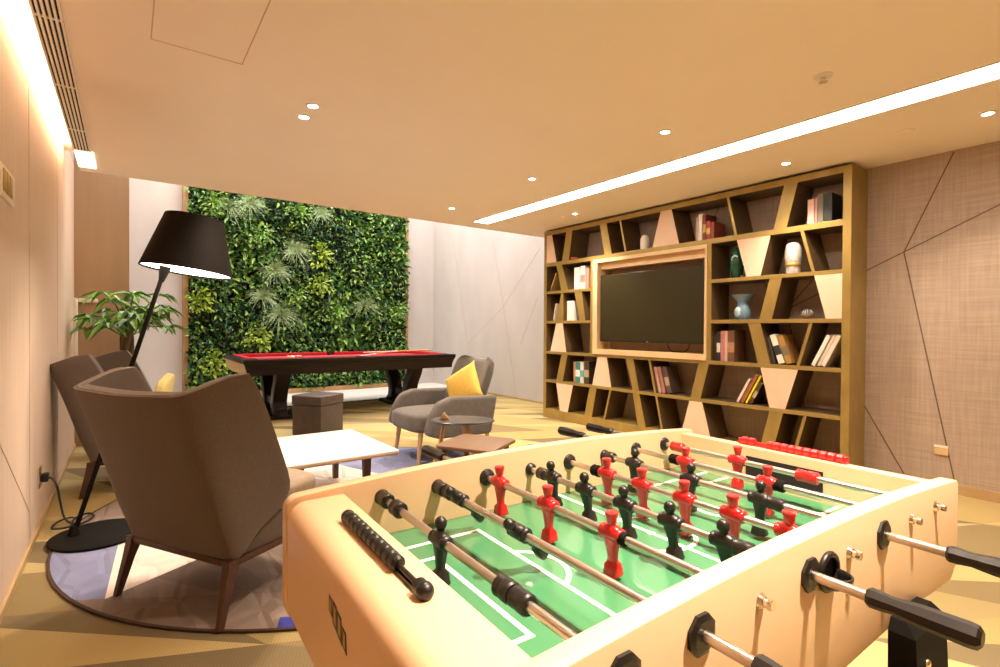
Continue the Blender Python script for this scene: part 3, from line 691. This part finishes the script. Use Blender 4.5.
# cues
def cue(p, q, lb):
    p, q = Vector(p), Vector(q)
    o = thing('pool_cue', lb, 'pool cue', p)
    obj('shaft', B().tube([p,(p+q)/2], [.006,.010], 10), MT['paper'], o); obj('butt', B().tube([(p+q)/2,q], [.010,.015], 10), m_cue, o)
m_cue = mat('cue_butt', (.60,.27,.07), .3, var=.1, coat=.3)
cue((2.55,7.05,.805),(3.65,7.95,.835),'pool cue lying across the red felt, tip toward the balls')
cue((3.0,7.75,.832),(4.02,7.45,.862),'pool cue crossing the other one toward the right end rail')

# ------------------------------------------------------------------ bookshelf
SX, SXB = 4.68, 5.005
YA, YZ = 1.66, 5.39
t = thing('bookshelf', 'tall brass-coloured bookshelf with slanted dividers along the right wall', 'bookshelf', (SX,(YA+YZ)/2,0))
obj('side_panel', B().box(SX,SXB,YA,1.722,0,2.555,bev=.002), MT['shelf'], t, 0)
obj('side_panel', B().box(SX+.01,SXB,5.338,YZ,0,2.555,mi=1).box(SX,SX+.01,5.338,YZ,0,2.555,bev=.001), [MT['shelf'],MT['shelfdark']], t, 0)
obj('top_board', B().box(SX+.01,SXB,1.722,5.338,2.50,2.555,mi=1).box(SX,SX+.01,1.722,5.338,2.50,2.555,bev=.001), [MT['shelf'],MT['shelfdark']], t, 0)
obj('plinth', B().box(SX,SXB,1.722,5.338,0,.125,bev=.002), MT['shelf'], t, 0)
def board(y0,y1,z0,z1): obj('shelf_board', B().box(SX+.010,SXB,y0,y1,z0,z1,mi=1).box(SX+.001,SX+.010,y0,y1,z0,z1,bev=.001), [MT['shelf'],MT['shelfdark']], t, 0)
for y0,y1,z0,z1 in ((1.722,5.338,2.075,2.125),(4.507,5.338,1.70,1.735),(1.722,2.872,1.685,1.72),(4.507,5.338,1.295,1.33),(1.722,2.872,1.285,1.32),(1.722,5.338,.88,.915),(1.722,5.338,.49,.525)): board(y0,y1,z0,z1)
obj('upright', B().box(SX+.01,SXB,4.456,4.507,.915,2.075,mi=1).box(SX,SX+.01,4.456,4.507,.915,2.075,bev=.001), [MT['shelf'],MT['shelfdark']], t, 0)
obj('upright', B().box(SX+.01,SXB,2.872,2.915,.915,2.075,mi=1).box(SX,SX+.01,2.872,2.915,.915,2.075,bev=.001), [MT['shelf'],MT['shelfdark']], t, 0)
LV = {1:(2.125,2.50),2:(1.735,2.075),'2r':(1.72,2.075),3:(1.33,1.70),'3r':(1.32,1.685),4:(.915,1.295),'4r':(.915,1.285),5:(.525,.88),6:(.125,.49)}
DIV = [ # row, top y (left, right as seen), bottom y, filled with pale plywood
 (1,5.338,5.235,5.338,5.143,1),(1,4.955,4.845,5.035,4.905,0),(1,4.365,4.255,4.28,4.168,0),(1,4.055,4.032,3.97,3.945,0),(1,3.477,3.34,3.579,3.245,1),(1,2.722,2.697,2.637,2.612,0),(1,2.186,2.073,2.272,2.161,0),
 ('2r',2.613,2.298,2.515,2.385,1),('2r',2.047,2.02,1.953,1.928,0),('3r',2.303,2.195,2.392,2.28,0),('3r',1.932,1.722,1.838,1.722,1),('4r',2.495,2.383,2.40,2.29,0),('4r',1.966,1.94,2.066,2.04,0),
 (5,5.028,4.92,5.13,5.005,0),(5,4.38,4.233,4.466,4.158,1),(5,3.943,3.833,3.838,3.748,0),(5,3.622,3.597,3.541,3.516,0),(5,3.004,2.893,3.092,2.98,0),(5,2.376,2.052,2.291,2.155,1),
 (6,5.127,4.807,5.052,4.904,1),(6,4.512,4.397,4.602,4.475,0),(6,4.186,4.158,4.283,4.255,0),(6,3.836,3.745,3.76,3.654,0),(6,3.528,3.503,3.446,3.421,0),(6,3.103,2.96,3.20,2.86,1),(6,2.291,2.173,2.38,2.262,0),(6,2.004,1.978,2.095,2.07,0),
 (2,5.143,5.037,5.045,4.918,0),(3,5.043,5.01,5.135,5.0,0),(3,4.796,4.666,4.695,4.60,0),(4,5.136,5.013,5.251,4.94,1)]
for r,a,b_,c,d,fill in DIV:
    z0,z1 = LV[r]
    if fill:
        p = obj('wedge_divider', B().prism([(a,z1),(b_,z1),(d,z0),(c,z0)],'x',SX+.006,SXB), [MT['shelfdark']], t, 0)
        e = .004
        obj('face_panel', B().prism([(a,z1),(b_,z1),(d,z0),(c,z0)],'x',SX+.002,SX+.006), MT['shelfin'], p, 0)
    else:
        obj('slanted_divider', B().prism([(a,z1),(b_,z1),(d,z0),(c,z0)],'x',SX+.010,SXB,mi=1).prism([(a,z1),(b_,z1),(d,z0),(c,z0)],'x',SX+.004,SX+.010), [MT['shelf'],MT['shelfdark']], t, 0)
# television niche
obj('niche_back', B().box(4.90,4.93,2.915,4.456,.915,2.075), MT['nicheback'], t, 0)
b = B().box(SX-.012,4.90,4.385,4.456,.915,2.075).box(SX-.012,4.90,2.915,2.938,.915,2.075).box(SX-.012,4.90,2.938,4.385,2.035,2.075).box(SX-.012,4.90,2.938,4.385,.915,.975).box(4.74,4.90,2.938,4.385,1.955,2.035)
obj('niche_surround', b, MT['niche'], t, 0)
tv = thing('television', 'large flat black television hanging in the bookshelf niche', 'television', (4.75,3.655,1.09))
obj('housing', B().box(4.715,4.765,2.952,4.372,1.072,1.880,bev=.004), MT['black'], tv, 0)
obj('screen', B().box(4.711,4.715,2.962,4.362,1.090,1.870), MT['screen'], tv, 0)
obj('wall_mount', B().box(4.765,4.90,3.4,3.9,1.35,1.65), MT['black'], tv, 0)
obj('badge', B().box(4.708,4.711,3.64,3.68,1.076,1.084), MT['chrome'], tv, 0)
b = B().tube(smoothpts([(4.86,3.25,1.20),(4.85,3.22,1.05),(4.84,3.27,.985),(4.82,3.35,.982),(4.84,3.45,.99),(4.85,3.5,1.08),(4.86,3.5,1.2)]), .005, 6)
obj('cable', b, MT['black'], tv)

# books
def book(y, z, th, h, d, col, lb, tilt=-0, x=4.715, band=None, group='books on the bookshelf'):
    """spine faces the room; y = the spine's lower edge on the side it leans away from, tilt in degrees leaning toward lower y when positive"""
    m = mat('cover', col, .5, var=.10, scale=12)
    mats = [m, MT['paper']]
    b = B().box(x,x+d,-th/2,th/2,0,h,bev=min(.002,th*.2)).box(x+.004,x+d-.003,-th/2+.0022,th/2-.0022,h-.001,h+.0004,mi=1)
    if band: mats.append(mat('spine_print', band, .5, var=.2, scale=40)); b.box(x-.0008,x+.004,-th/2,th/2,h*.30,h*.62,mi=2)
    o = obj('book', b, mats, at=None, smooth=0)
    o.data.transform(Matrix.Translation((-x,0,0))); o.location = (x, y, z); o.rotation_euler = (radians(tilt),0,0)
    return tag(o, lb, 'book', group)
Z = {k: v[0]+.0005 for k, v in LV.items()}
# top shelf, left group
book(3.057,Z[1],.026,.245,.20,(.55,.42,.36),'narrow pinkish-grey book, leftmost of the top shelf group above the television')
book(3.020,Z[1],.040,.275,.20,(.85,.78,.70),'thick white book in the top shelf group above the television')
book(2.975,Z[1],.030,.262,.20,(.20,.03,.02),'dark red book with gold print in the top shelf group',band=(.55,.35,.1))
book(2.932,Z[1],.042,.19,.20,(.38,.05,.03),'shorter red book in the middle of the top shelf group',band=(.6,.4,.12))
book(2.888,Z[1],.040,.17,.20,(.30,.06,.03),'short brown-red book, rightmost of the top shelf group above television')
# top shelf, right end
book(1.978,Z[1],.052,.215,.20,(.62,.40,.34),'pale pink book at the right end of the top shelf')
book(1.937,Z[1],.024,.225,.20,(.45,.20,.19),'thin rose book between pink and green books, top right shelf')
book(1.902,Z[1],.042,.245,.20,(.16,.15,.10),'olive grey book at the right end of the top shelf')
book(1.847,Z[1],.064,.240,.20,(.02,.018,.018),'thick black book in the top right corner of the bookshelf')
# left column
book(5.30,Z[2]+.005,.016,.27,.20,(.55,.33,.12),'thin tan book leaning on the left side, second shelf of left column',tilt=26)
book(4.79,Z[2],.085,.285,.20,(.82,.76,.72),'thick white book left of the patterned one, second shelf')
book(4.68,Z[2],.075,.295,.20,(.75,.62,.56),'white book with pink pattern beside the television frame',band=(.55,.2,.2))
book(4.60,Z[2],.050,.26,.20,(.42,.22,.16),'brown patterned book touching the television frame, second shelf')
book(5.23,Z[3]+.002,.022,.235,.20,(.60,.48,.36),'thin beige book leaning at far left, third shelf of left column',tilt=12)
book(4.90,Z[3],.125,.26,.20,(.84,.77,.72),'single thick white book on the third shelf of left column')
# fifth row
book(4.815,Z[5],.036,.265,.20,(.40,.22,.12),'brown book, first of the four under the left column')
book(4.755,Z[5],.078,.270,.20,(.05,.22,.22),'teal book among the four on the lower left shelf',band=(.75,.72,.66))
book(4.680,Z[5],.062,.270,.20,(.62,.62,.56),'pale book right of the teal one, lower left shelf',band=(.1,.35,.36))
book(4.60,Z[5],.085,.285,.20,(.06,.045,.03),'dark patterned book, last of the four on the lower left shelf',band=(.4,.32,.2))
book(3.49,Z[5]+.004,.035,.285,.20,(.58,.34,.28),'pink book leaning left under the television',tilt=-14)
book(3.435,Z[5]+.006,.040,.285,.20,(.36,.16,.13),'red-brown book in the leaning row under the television',tilt=-15)
book(3.368,Z[5]+.009,.056,.285,.20,(.10,.06,.045),'dark thick book, last of the leaning row under the television',tilt=-15,band=(.35,.25,.18))
# fourth row right
book(2.845,Z['4r'],.034,.26,.20,(.03,.02,.018),'black book, first beside the television on the fourth shelf')
book(2.808,Z['4r'],.036,.285,.20,(.03,.028,.03),'black book with white lettering patch, fourth shelf',band=(.7,.66,.6))
book(2.766,Z['4r'],.040,.295,.20,(.48,.20,.18),'dusty pink tall book on the fourth shelf')
book(2.730,Z['4r'],.028,.295,.20,(.66,.40,.36),'light pink slim tall book on the fourth shelf')
book(2.680,Z['4r'],.066,.300,.20,(.16,.07,.035),'thick brown patterned book, last upright one on the fourth shelf',band=(.4,.22,.12))
book(2.268,Z['4r']+.004,.026,.245,.20,(.05,.04,.035),'thin dark book leaning on the slanted divider, fourth shelf',tilt=-14)
book(2.205,Z['4r']+.009,.052,.27,.20,(.84,.78,.70),'white book with a black band leaning on fourth shelf',tilt=-18,band=(.03,.03,.03))
book(2.140,Z['4r']+.010,.050,.26,.20,(.42,.22,.06),'orange-brown patterned book leaning behind the white one',tilt=-19,band=(.2,.15,.1))
book(1.948,Z['4r']+.008,.030,.285,.20,(.84,.78,.70),'white book, left of three slanting at the right shelf end',tilt=25)
book(1.905,Z['4r']+.008,.022,.285,.20,(.66,.56,.46),'beige slim book, middle of three slanting at right shelf end',tilt=25)
book(1.872,Z['4r']+.008,.034,.285,.20,(.80,.70,.60),'cream book, right of three slanting at the right shelf end',tilt=25)
# fifth row right
book(2.61,Z[5]+.008,.024,.255,.20,(.72,.60,.56),'thin pale book, first of four leaning on the fifth shelf',tilt=27)
book(2.565,Z[5]+.008,.030,.30,.20,(.32,.12,.04),'rust brown book leaning on the fifth shelf',tilt=27)
book(2.525,Z[5]+.008,.018,.30,.20,(.85,.70,.02),'bright yellow thin book leaning on the fifth shelf',tilt=27)
book(2.485,Z[5]+.008,.030,.22,.20,(.08,.05,.03),'dark book behind the yellow one on the fifth shelf',tilt=27,band=(.5,.38,.2))
# ornaments
tag(obj('red_ornament', B().ball((4.75,4.89,Z[1]+.024),(.04,.05,.022)).ball((4.75,4.84,Z[1]+.020),(.03,.03,.018)), mat('red_orn',(.55,.10,.05),.5,var=.4,scale=40), at=(4.75,4.88,Z[1])), 'small red and white ornament on the top shelf, left end', 'ornament')
o = thing('beige_jar','slim beige jar standing alone on the top shelf above television','jar',(4.76,3.745,Z[1]))
obj('body', B().lathe([(.0,0),(.045,0),(.05,.03),(.05,.12),(.038,.15),(.02,.165),(.0,.167)], (4.76,3.745,Z[1]), 24), MT['paper'], o)
t = thing('green_vase','dark green ovoid glass vase on the second shelf beside the television','vase',(4.80,2.675,Z['2r']))
pr = [(.0,0),(.035,0),(.055,.04),(.068,.12),(.066,.2),(.05,.26),(.032,.29),(.028,.30),(.024,.29),(.0,.28)]
obj('body', B().lathe(pr,(4.80,2.675,Z['2r']),32), MT['greenglaze'], t, 50)
tag(obj('shell', B().ball((4.76,2.60,Z['2r']+.014),(.018,.018,.014)), MT['porcelain'], at=(4.76,2.60,Z['2r'])), 'tiny white pebble beside the green vase', 'ornament')
t = thing('white_vase','white patterned porcelain vase with a gold band on the second shelf','vase',(4.77,2.14,Z['2r']))
obj('body', B().lathe([(.0,0),(.055,0),(.058,.02),(.056,.08),(.062,.10),(.068,.14),(.066,.20),(.058,.255),(.045,.27),(.04,.272),(.036,.262),(.0,.25)],(4.77,2.14,Z['2r']),32), MT['porcelain'], t, 50)
obj('band', B().lathe([(.0595,.062),(.0615,.064),(.0635,.092),(.0615,.094)],(4.77,2.14,Z['2r']),32,cap=False), MT['gold'], t, 50)
t = thing('blue_vase','blue glazed vase with a wide flared mouth on the third shelf','vase',(4.79,2.605,Z['3r']))
obj('body', B().lathe([(.0,0),(.05,0),(.066,.03),(.07,.075),(.058,.12),(.045,.15),(.058,.18),(.085,.215),(.108,.238),(.102,.240),(.05,.185),(.036,.15),(.0,.14)],(4.79,2.605,Z['3r']),36), MT['blueglaze'], t, 50)
obj('pale_patch', B().ball((4.752,2.62,Z['3r']+.07),(.038,.046,.058)), MT['paleblue'], t, 50)
o = thing('striped_shell','black and white striped shell ornament on the third shelf','ornament',(4.78,2.03,Z['3r']))
obj('body', B().ball((4.78,2.03,Z['3r']+.045),(.05,.055,.045)), MT['porcelain'], o, 50)
b = B()
for k in range(7):
    a = -1.0+k*.33
    b.tube([(4.78-.053*cos(e)*cos(a*.5), 2.03+.058*sin(a)*cos(e*.8), Z['3r']+.045+.047*sin(e)) for e in [j*.2 for j in range(8)]], .004, 6)
obj('stripes', b, MT['black'], o, 50)

# ------------------------------------------------------------------ football table
TH = radians(-1.9); PV = Vector((.93,.7875,0))
c_, s_ = cos(TH), sin(TH)
loc = (c_*PV.x - s_*PV.y, s_*PV.x + c_*PV.y, 0)
ft = thing('football_table', 'cream wooden table football table with green pitch and red and black players', 'game table', loc, TH, off=PV)
def rim(x): return .884-.026*((x-.93)/.69)**2
YN0, YN1, YF0, YF1 = .40, .435, 1.14, 1.175
XL_, XR_ = .232, 1.628
def arc(cx,cz,r,a0,a1,n=6): return [(cx+r*cos(radians(a0+(a1-a0)*i/n)), cz+r*sin(radians(a0+(a1-a0)*i/n))) for i in range(n+1)]
def side_poly():
    top = [(x, rim(x)) for x in [XL_+.035+i*(XR_-.008-XL_-.035)/24 for i in range(25)]]
    right = [(XR_,.85),(XR_,.705)] + arc(XR_-.085,.70,.085,0,-62,5)
    bot = [(1.46,.628),(1.30,.632),(.60,.60),(.33,.585)]
    left = arc(XL_+.05,.635,.05,-90,-180,5) + [(XL_,.80)] + arc(XL_+.03,rim(XL_+.03)-.03,.03,180,95,5)
    return top+right+bot+left
for y0,y1 in ((YN0,YN1),(YF0,YF1)):
    obj('side_board', B().prism(side_poly(),'y',y0,y1,bev=.0035), MT['table'], ft, 30)
# end blocks
capL = [(.354,.735),(.354,.848)]+arc(.275,.808,.040,90,178,8)+[(.237,.62),(.262,.595),(.354,.595)]
obj('end_block', B().prism(capL,'y',YN1,YF0,bev=0), MT['table'], ft, 30)
xe = 1.56
capR = [(xe,.735),(xe,.62),(1.60,.62),(1.618,.70),(1.622,.83),(1.615,.846),(1.60,.850),(xe,.850)]
obj('end_block', B().prism(capR,'y',YN1,YF0,bev=0), MT['table'], ft, 30)
obj('bottom_board', B().box(.354,xe,YN1,YF0,.64,.735), MT['table'], ft, 0)
# goal mouths
for x0,x1,nm in ((xe-.003,xe+.001,'goal'),(.353,.357,'goal')):
    obj(nm, B().box(x0,x1,.675,.90,.752,.822), MT['darkslot'], ft, 0)
# pitch with its lines
ZF = .7355
pf = obj('pitch', B().box(.354,xe,YN1,YF0,.7352,ZF), MT['field'], ft, 0)
b = B(); lw = .0105
def seg(x0,y0,x1,y1):
    if x0 == x1: b.box(x0-lw/2,x0+lw/2,min(y0,y1)-lw/2,max(y0,y1)+lw/2,ZF,ZF+.0008)
    else: b.box(min(x0,x1),max(x0,x1),y0-lw/2,y0+lw/2,ZF,ZF+.0008)
def arcline(cx,cy,r,a0,a1,n=32):
    for i in range(n):
        a,c = radians(a0+(a1-a0)*i/n), radians(a0+(a1-a0)*(i+1)/n)
        P_ = [(cx+(r+sg*lw/2)*cos(q),cy+(r+sg*lw/2)*sin(q)) for q,sg in ((a,1),(c,1),(c,-1),(a,-1))]
        b.prism(P_,'z',ZF,ZF+.0011)
YM = .80
for s, xg in ((1,.354),(-1,xe)):
    bxx = xg+s*.293; sx_ = xg+s*.140
    q = s*lw/2; seg(xg,YM+.24,bxx-q,YM+.24); seg(xg,YM-.24,bxx-q,YM-.24); seg(bxx,YM-.24,bxx,YM+.24)
    seg(xg,YM+.165,sx_-q,YM+.165); seg(xg,YM-.165,sx_-q,YM-.165); seg(sx_,YM-.165,sx_,YM+.165)
    if s > 0: arcline(bxx-.037,YM+.012,.0916,-66,66)
    else: arcline(bxx+.037,YM+.012,.0916,114,246)
XM = (.354+xe)/2+.025
seg(XM,YN1,XM,YF0); arcline(XM,YM,.10,0,360,48)
b.lathe([(.010,0),(.010,.0009)],(XM,YM,ZF),16)
obj('pitch_lines', b, MT['line'], pf, 0)
# legs
def tleg(x,y,sx,sy):
    """flat plank bolted to the outer face of the side board; y is the board's face, sy points outwards"""
    def P(z, w_, y0, y1, ox): return [(x+ox-w_,y+sy*y0,z),(x+ox+w_,y+sy*y0,z),(x+ox+w_,y+sy*y1,z),(x+ox-w_,y+sy*y1,z)]
    b = B().loft([P(.015,.085,.005,.055,sx*.05),P(.555,.085,.002,.050,0),P(.630,.083,.001,.046,0),P(.652,.070,.001,.026,0)])
    l = obj('leg', b, MT['blackmatt'], ft, 15)
    obj('foot', B().box(x+sx*.05-.095,x+sx*.05+.095,min(y+sy*.0,y+sy*.062),max(y+sy*.0,y+sy*.062),0,.018,bev=.006), MT['black'], l, 0)
    for z, dx in ((.572,-.035),(.507,.035)): obj('screw', B().ball((x+dx,y+sy*.050,z),(.009,.006,.009)), MT['chrome'], l, 40)
for x,sx in ((.47,-1),(1.285,1)):
    tleg(x, YN0, sx, -1); tleg(x, YF1, sx, 1)
# players, one mesh for each team
def super_ring(hx,hy,z,n=14,k=.75):
    return [(hx*math.copysign(abs(cos(2*pi*i/n))**k,cos(2*pi*i/n)), hy*math.copysign(abs(sin(2*pi*i/n))**k,sin(2*pi*i/n)), z) for i in range(n)]
def player_mesh(name, m, cap):
    b = B()
    prof = [(-.080,.0145,.0135),(-.078,.0155,.0140),(-.058,.0120,.0120),(-.054,.0080,.0100),(-.050,.0072,.0092),(-.040,.0080,.0095),(-.026,.0095,.0115),(-.012,.011,.0145),(0,.0125,.0185),(.009,.0125,.0200),(.015,.0095,.0165),(.0185,.0060,.0070),(.021,.0062,.0062)]
    b.loft([super_ring(hx,hy,z,16,.45 if z < -.055 else .75) for z,hx,hy in prof])
    if cap: b.loft([super_ring(hx,hx,z,16,1) for z,hx in ((.019,.006),(.024,.0088),(.032,.0098),(.040,.0118),(.043,.0112),(.0445,.006))])
    else: b.ball((0,0,.0325),(.0108,.0108,.0128),u=16,v=12)
    b.tube([(0,-.021,.0015),(0,.021,.0015)],.0135,16)
    for s in (-1,1): b.ball((0,s*.0195,.004),(.0135,.0065,.0115),u=12,v=8)
    bm = b.bm; me = bpy.data.meshes.new(name); bm.to_mesh(me); bm.free(); me.materials.append(m)
    me.polygons.foreach_set('use_smooth',[True]*len(me.polygons)); me.set_sharp_from_angle(angle=radians(45)); return me
PB = player_mesh('black_player', MT['black'], False); PR = player_mesh('red_player', MT['red'], True)
ZR = .825
RX_ = [.4435+.1458*k for k in range(8)]
def bumper(y, L_=.03, r=.0155): 
    return B().tube([(0,y-L_/2,0),(0,y-L_/2+.003,0),(0,y-.001,0),(0,y+.001,0),(0,y+L_/2-.003,0),(0,y+L_/2,0)],[r*.85,r,r,r*.93,r,r*.85],18)
RODS = [ # colour, players (y), tilt, bumpers
 ('k',[.845],0,[(1.118,.04,.017),(1.045,.034,.0175),(.632,.036,.0175),(.592,.036,.0165)]),
 ('k',[1.03,.795],-50,[(1.118,.034,.0165),(1.080,.028,.016)]),
 ('r',[1.078,.885,.692],3,[(.664,.018,.0135)]),
 ('k',[1.045,.917,.791,.667,.548],-10,[(1.085,.03,.016),(.510,.034,.016)]),
 ('r',[.986,.865,.740,.620,.503],4,[(1.026,.028,.016),(.465,.028,.016)]),
 ('k',[1.018,.828,.641],2,[(1.118,.04,.016),(.603,.036,.0155)]),
 ('r',[.949,.703],0,[(.985,.032,.0155),(.672,.026,.0155)]),
 ('r',[.872],0,[(1.085,.045,.016),(.672,.055,.0165)]),
]
def grip(L_=.13):
    pr = [(0,.0125),(.004,.0145),(.018,.0140),(.034,.0122),(.05,.0142),(.065,.0158),(.118,.0168),(.126,.0155),(.130,.010)]
    return [(y*L_/.13, r) for y,r in pr]
for k,(col,men,tilt,bum) in enumerate(RODS):
    x = RX_[k]; own = MT['black'] if col=='k' else MT['red']
    near = col == 'k'
    y0, y1 = (.205,1.20) if near else (.394,(1.50 if k==2 else 1.33 if k==4 else 1.50))
    r_ = obj('rod', B().tube([(x,y0,ZR),(x,y1,ZR)], .0080, 16), MT['steel'], ft)
    base = OFF[r_.name]
    for y in men:
        p = bpy.data.objects.new('player', PB if near else PR); C.objects.link(p); p.parent = r_
        p.location = Vector((x,y,ZR))-base; p.rotation_euler = (0,radians(tilt),0 if near else pi); p.scale = (1.10,1.12,1.0)
        if not near: p.rotation_euler = (0,radians(tilt),pi)
        p['label'] = 'black player' if near else 'red player'
    for y,L_,rr in bum:
        bb = bumper(y,L_,rr); bmesh.ops.translate(bb.bm, vec=(x,0,ZR), verts=bb.bm.verts)
        obj('bumper', bb, own if (col=='k' or (k==7)) else MT['blackmatt'], r_)
    gy = {0:.33,1:.325,2:1.38,3:.318,4:1.205,5:.302,6:1.385,7:1.380}[k]; sg = -1 if near else 1
    prf = grip(.128 if near else .135)
    obj('handle', B().tube([(x,gy+sg*yy,ZR) for yy,_ in prf],[q for _,q in prf],8), MT['black'], r_, 20)
    if not near:
        obj('rod_tip', B().tube([(x,.394,ZR),(x,.388,ZR),(x,.3875,ZR),(x,.381,ZR)],[.0065,.0065,.0085,.0075],14), MT['chrome'], r_)
    # bearings on both boards
    oc = lambda y,rr,dy: B().tube([(x,y,ZR),(x,y+dy*.6,ZR),(x,y+dy,ZR)],[rr,rr,rr*.72],8)
    if near: obj('bearing', oc(YN0,.0285,-.008), MT['black'], ft, 20)
    else: obj('bearing', B().tube([(x,YN0,ZR),(x,YN0-.006,ZR)],[.012,.009],14), MT['chrome'], ft, 20)
    if not near: obj('bearing', oc(YF1,.0285,.011), MT['black'], ft, 20)
    obj('bearing', B().tube([(x,YF0,ZR),(x,YF0-.006,ZR),(x,YF0-.012,ZR)],[.023 if not near else .018,.021 if not near else .017,.011],20), MT['black'], ft, 20)
    obj('bearing', B().tube([(x,YN1,ZR),(x,YN1+.006,ZR)],[.022,.018],20), MT['black'], ft, 20)
# ball return cup
bc_ = B().torus((.940,YN0-.004,.815),.029,.0055,'y')
rings = []
for i in range(9):
    a = pi+pi*i/8
    rings.append([(.940+cos(a)*.029*cos(e), YN0-.004-.036*sin(e), .815+sin(a)*.029*cos(e)) for e in [j*pi/2/6 for j in range(7)]])
bc_.loft(rings, cap=False, closed=False)
cup = obj('ball_cup', bc_, MT['black'], ft, 60)
md = cup.modifiers.new('thickness','SOLIDIFY'); md.thickness = .003
obj('ball_opening', B().tube([(.940,YN0-.0015,.815),(.940,YN0+.001,.815)],.027,24), MT['darkslot'], ft, 0)
# score counters
def counter(x, z, col, y_far, y_near, ys, lb):
    m = MT[col]
    b = B().box(x-.006,x+.006,y_near,y_far,z,z+.006)
    if col == 'black':
        for y, q in ((y_far,1),(y_near,-1)): b.tube([(x,y-.010,z+.010),(x,y+.010,z+.010)],[.012,.012],14).ball((x,y+q*.008,z+.010),.0135)
    else:
        for y in (y_far,y_near): b.box(x-.010,x+.010,y-.006,y+.006,z,z+.020,bev=.003)
    s = obj('score_counter', b, m, ft); s['label'] = lb
    obj('wire', B().tube([(x,y_far,z+.011),(x,y_near,z+.011)],.004,10), m, s)
    for y in ys:
        obj('bead', B().tube([(x,y-.0105,z+.012),(x,y-.007,z+.012),(x,y+.007,z+.012),(x,y+.0105,z+.012)],[.0085,.0125,.0125,.0085],12), m, s, 25)
counter(.310,.848,'black',.962,.645,[.940-.0226*i for i in range(10)],'black score counter')
counter(1.592,.850,'red',.935,.632,[.922,.899]+[.840-.0217*i for i in range(10)],'red score counter')
# emblem on the end block: three upright rounded bars with pale cores
b = B()
xq = .237
for yy, zz, hw, hh in ((.822,.776,.010,.016),(.799,.770,.013,.022),(.776,.764,.013,.022),(.752,.756,.011,.017)):
    b.prism([(yy-hw,zz-hh),(yy+hw,zz-hh*.7),(yy+hw*.9,zz+hh),(yy-hw*.7,zz+hh*.85)],'x',xq-.002,xq+.004)
    b.prism([(yy-hw*.5,zz-hh*.6),(yy+hw*.4,zz-hh*.5),(yy+hw*.4,zz+hh*.7),(yy-hw*.4,zz+hh*.6)],'x',xq-.0026,xq+.002,mi=1)
obj('emblem', b, [MT['black'], MT['basewood']], ft, 0)
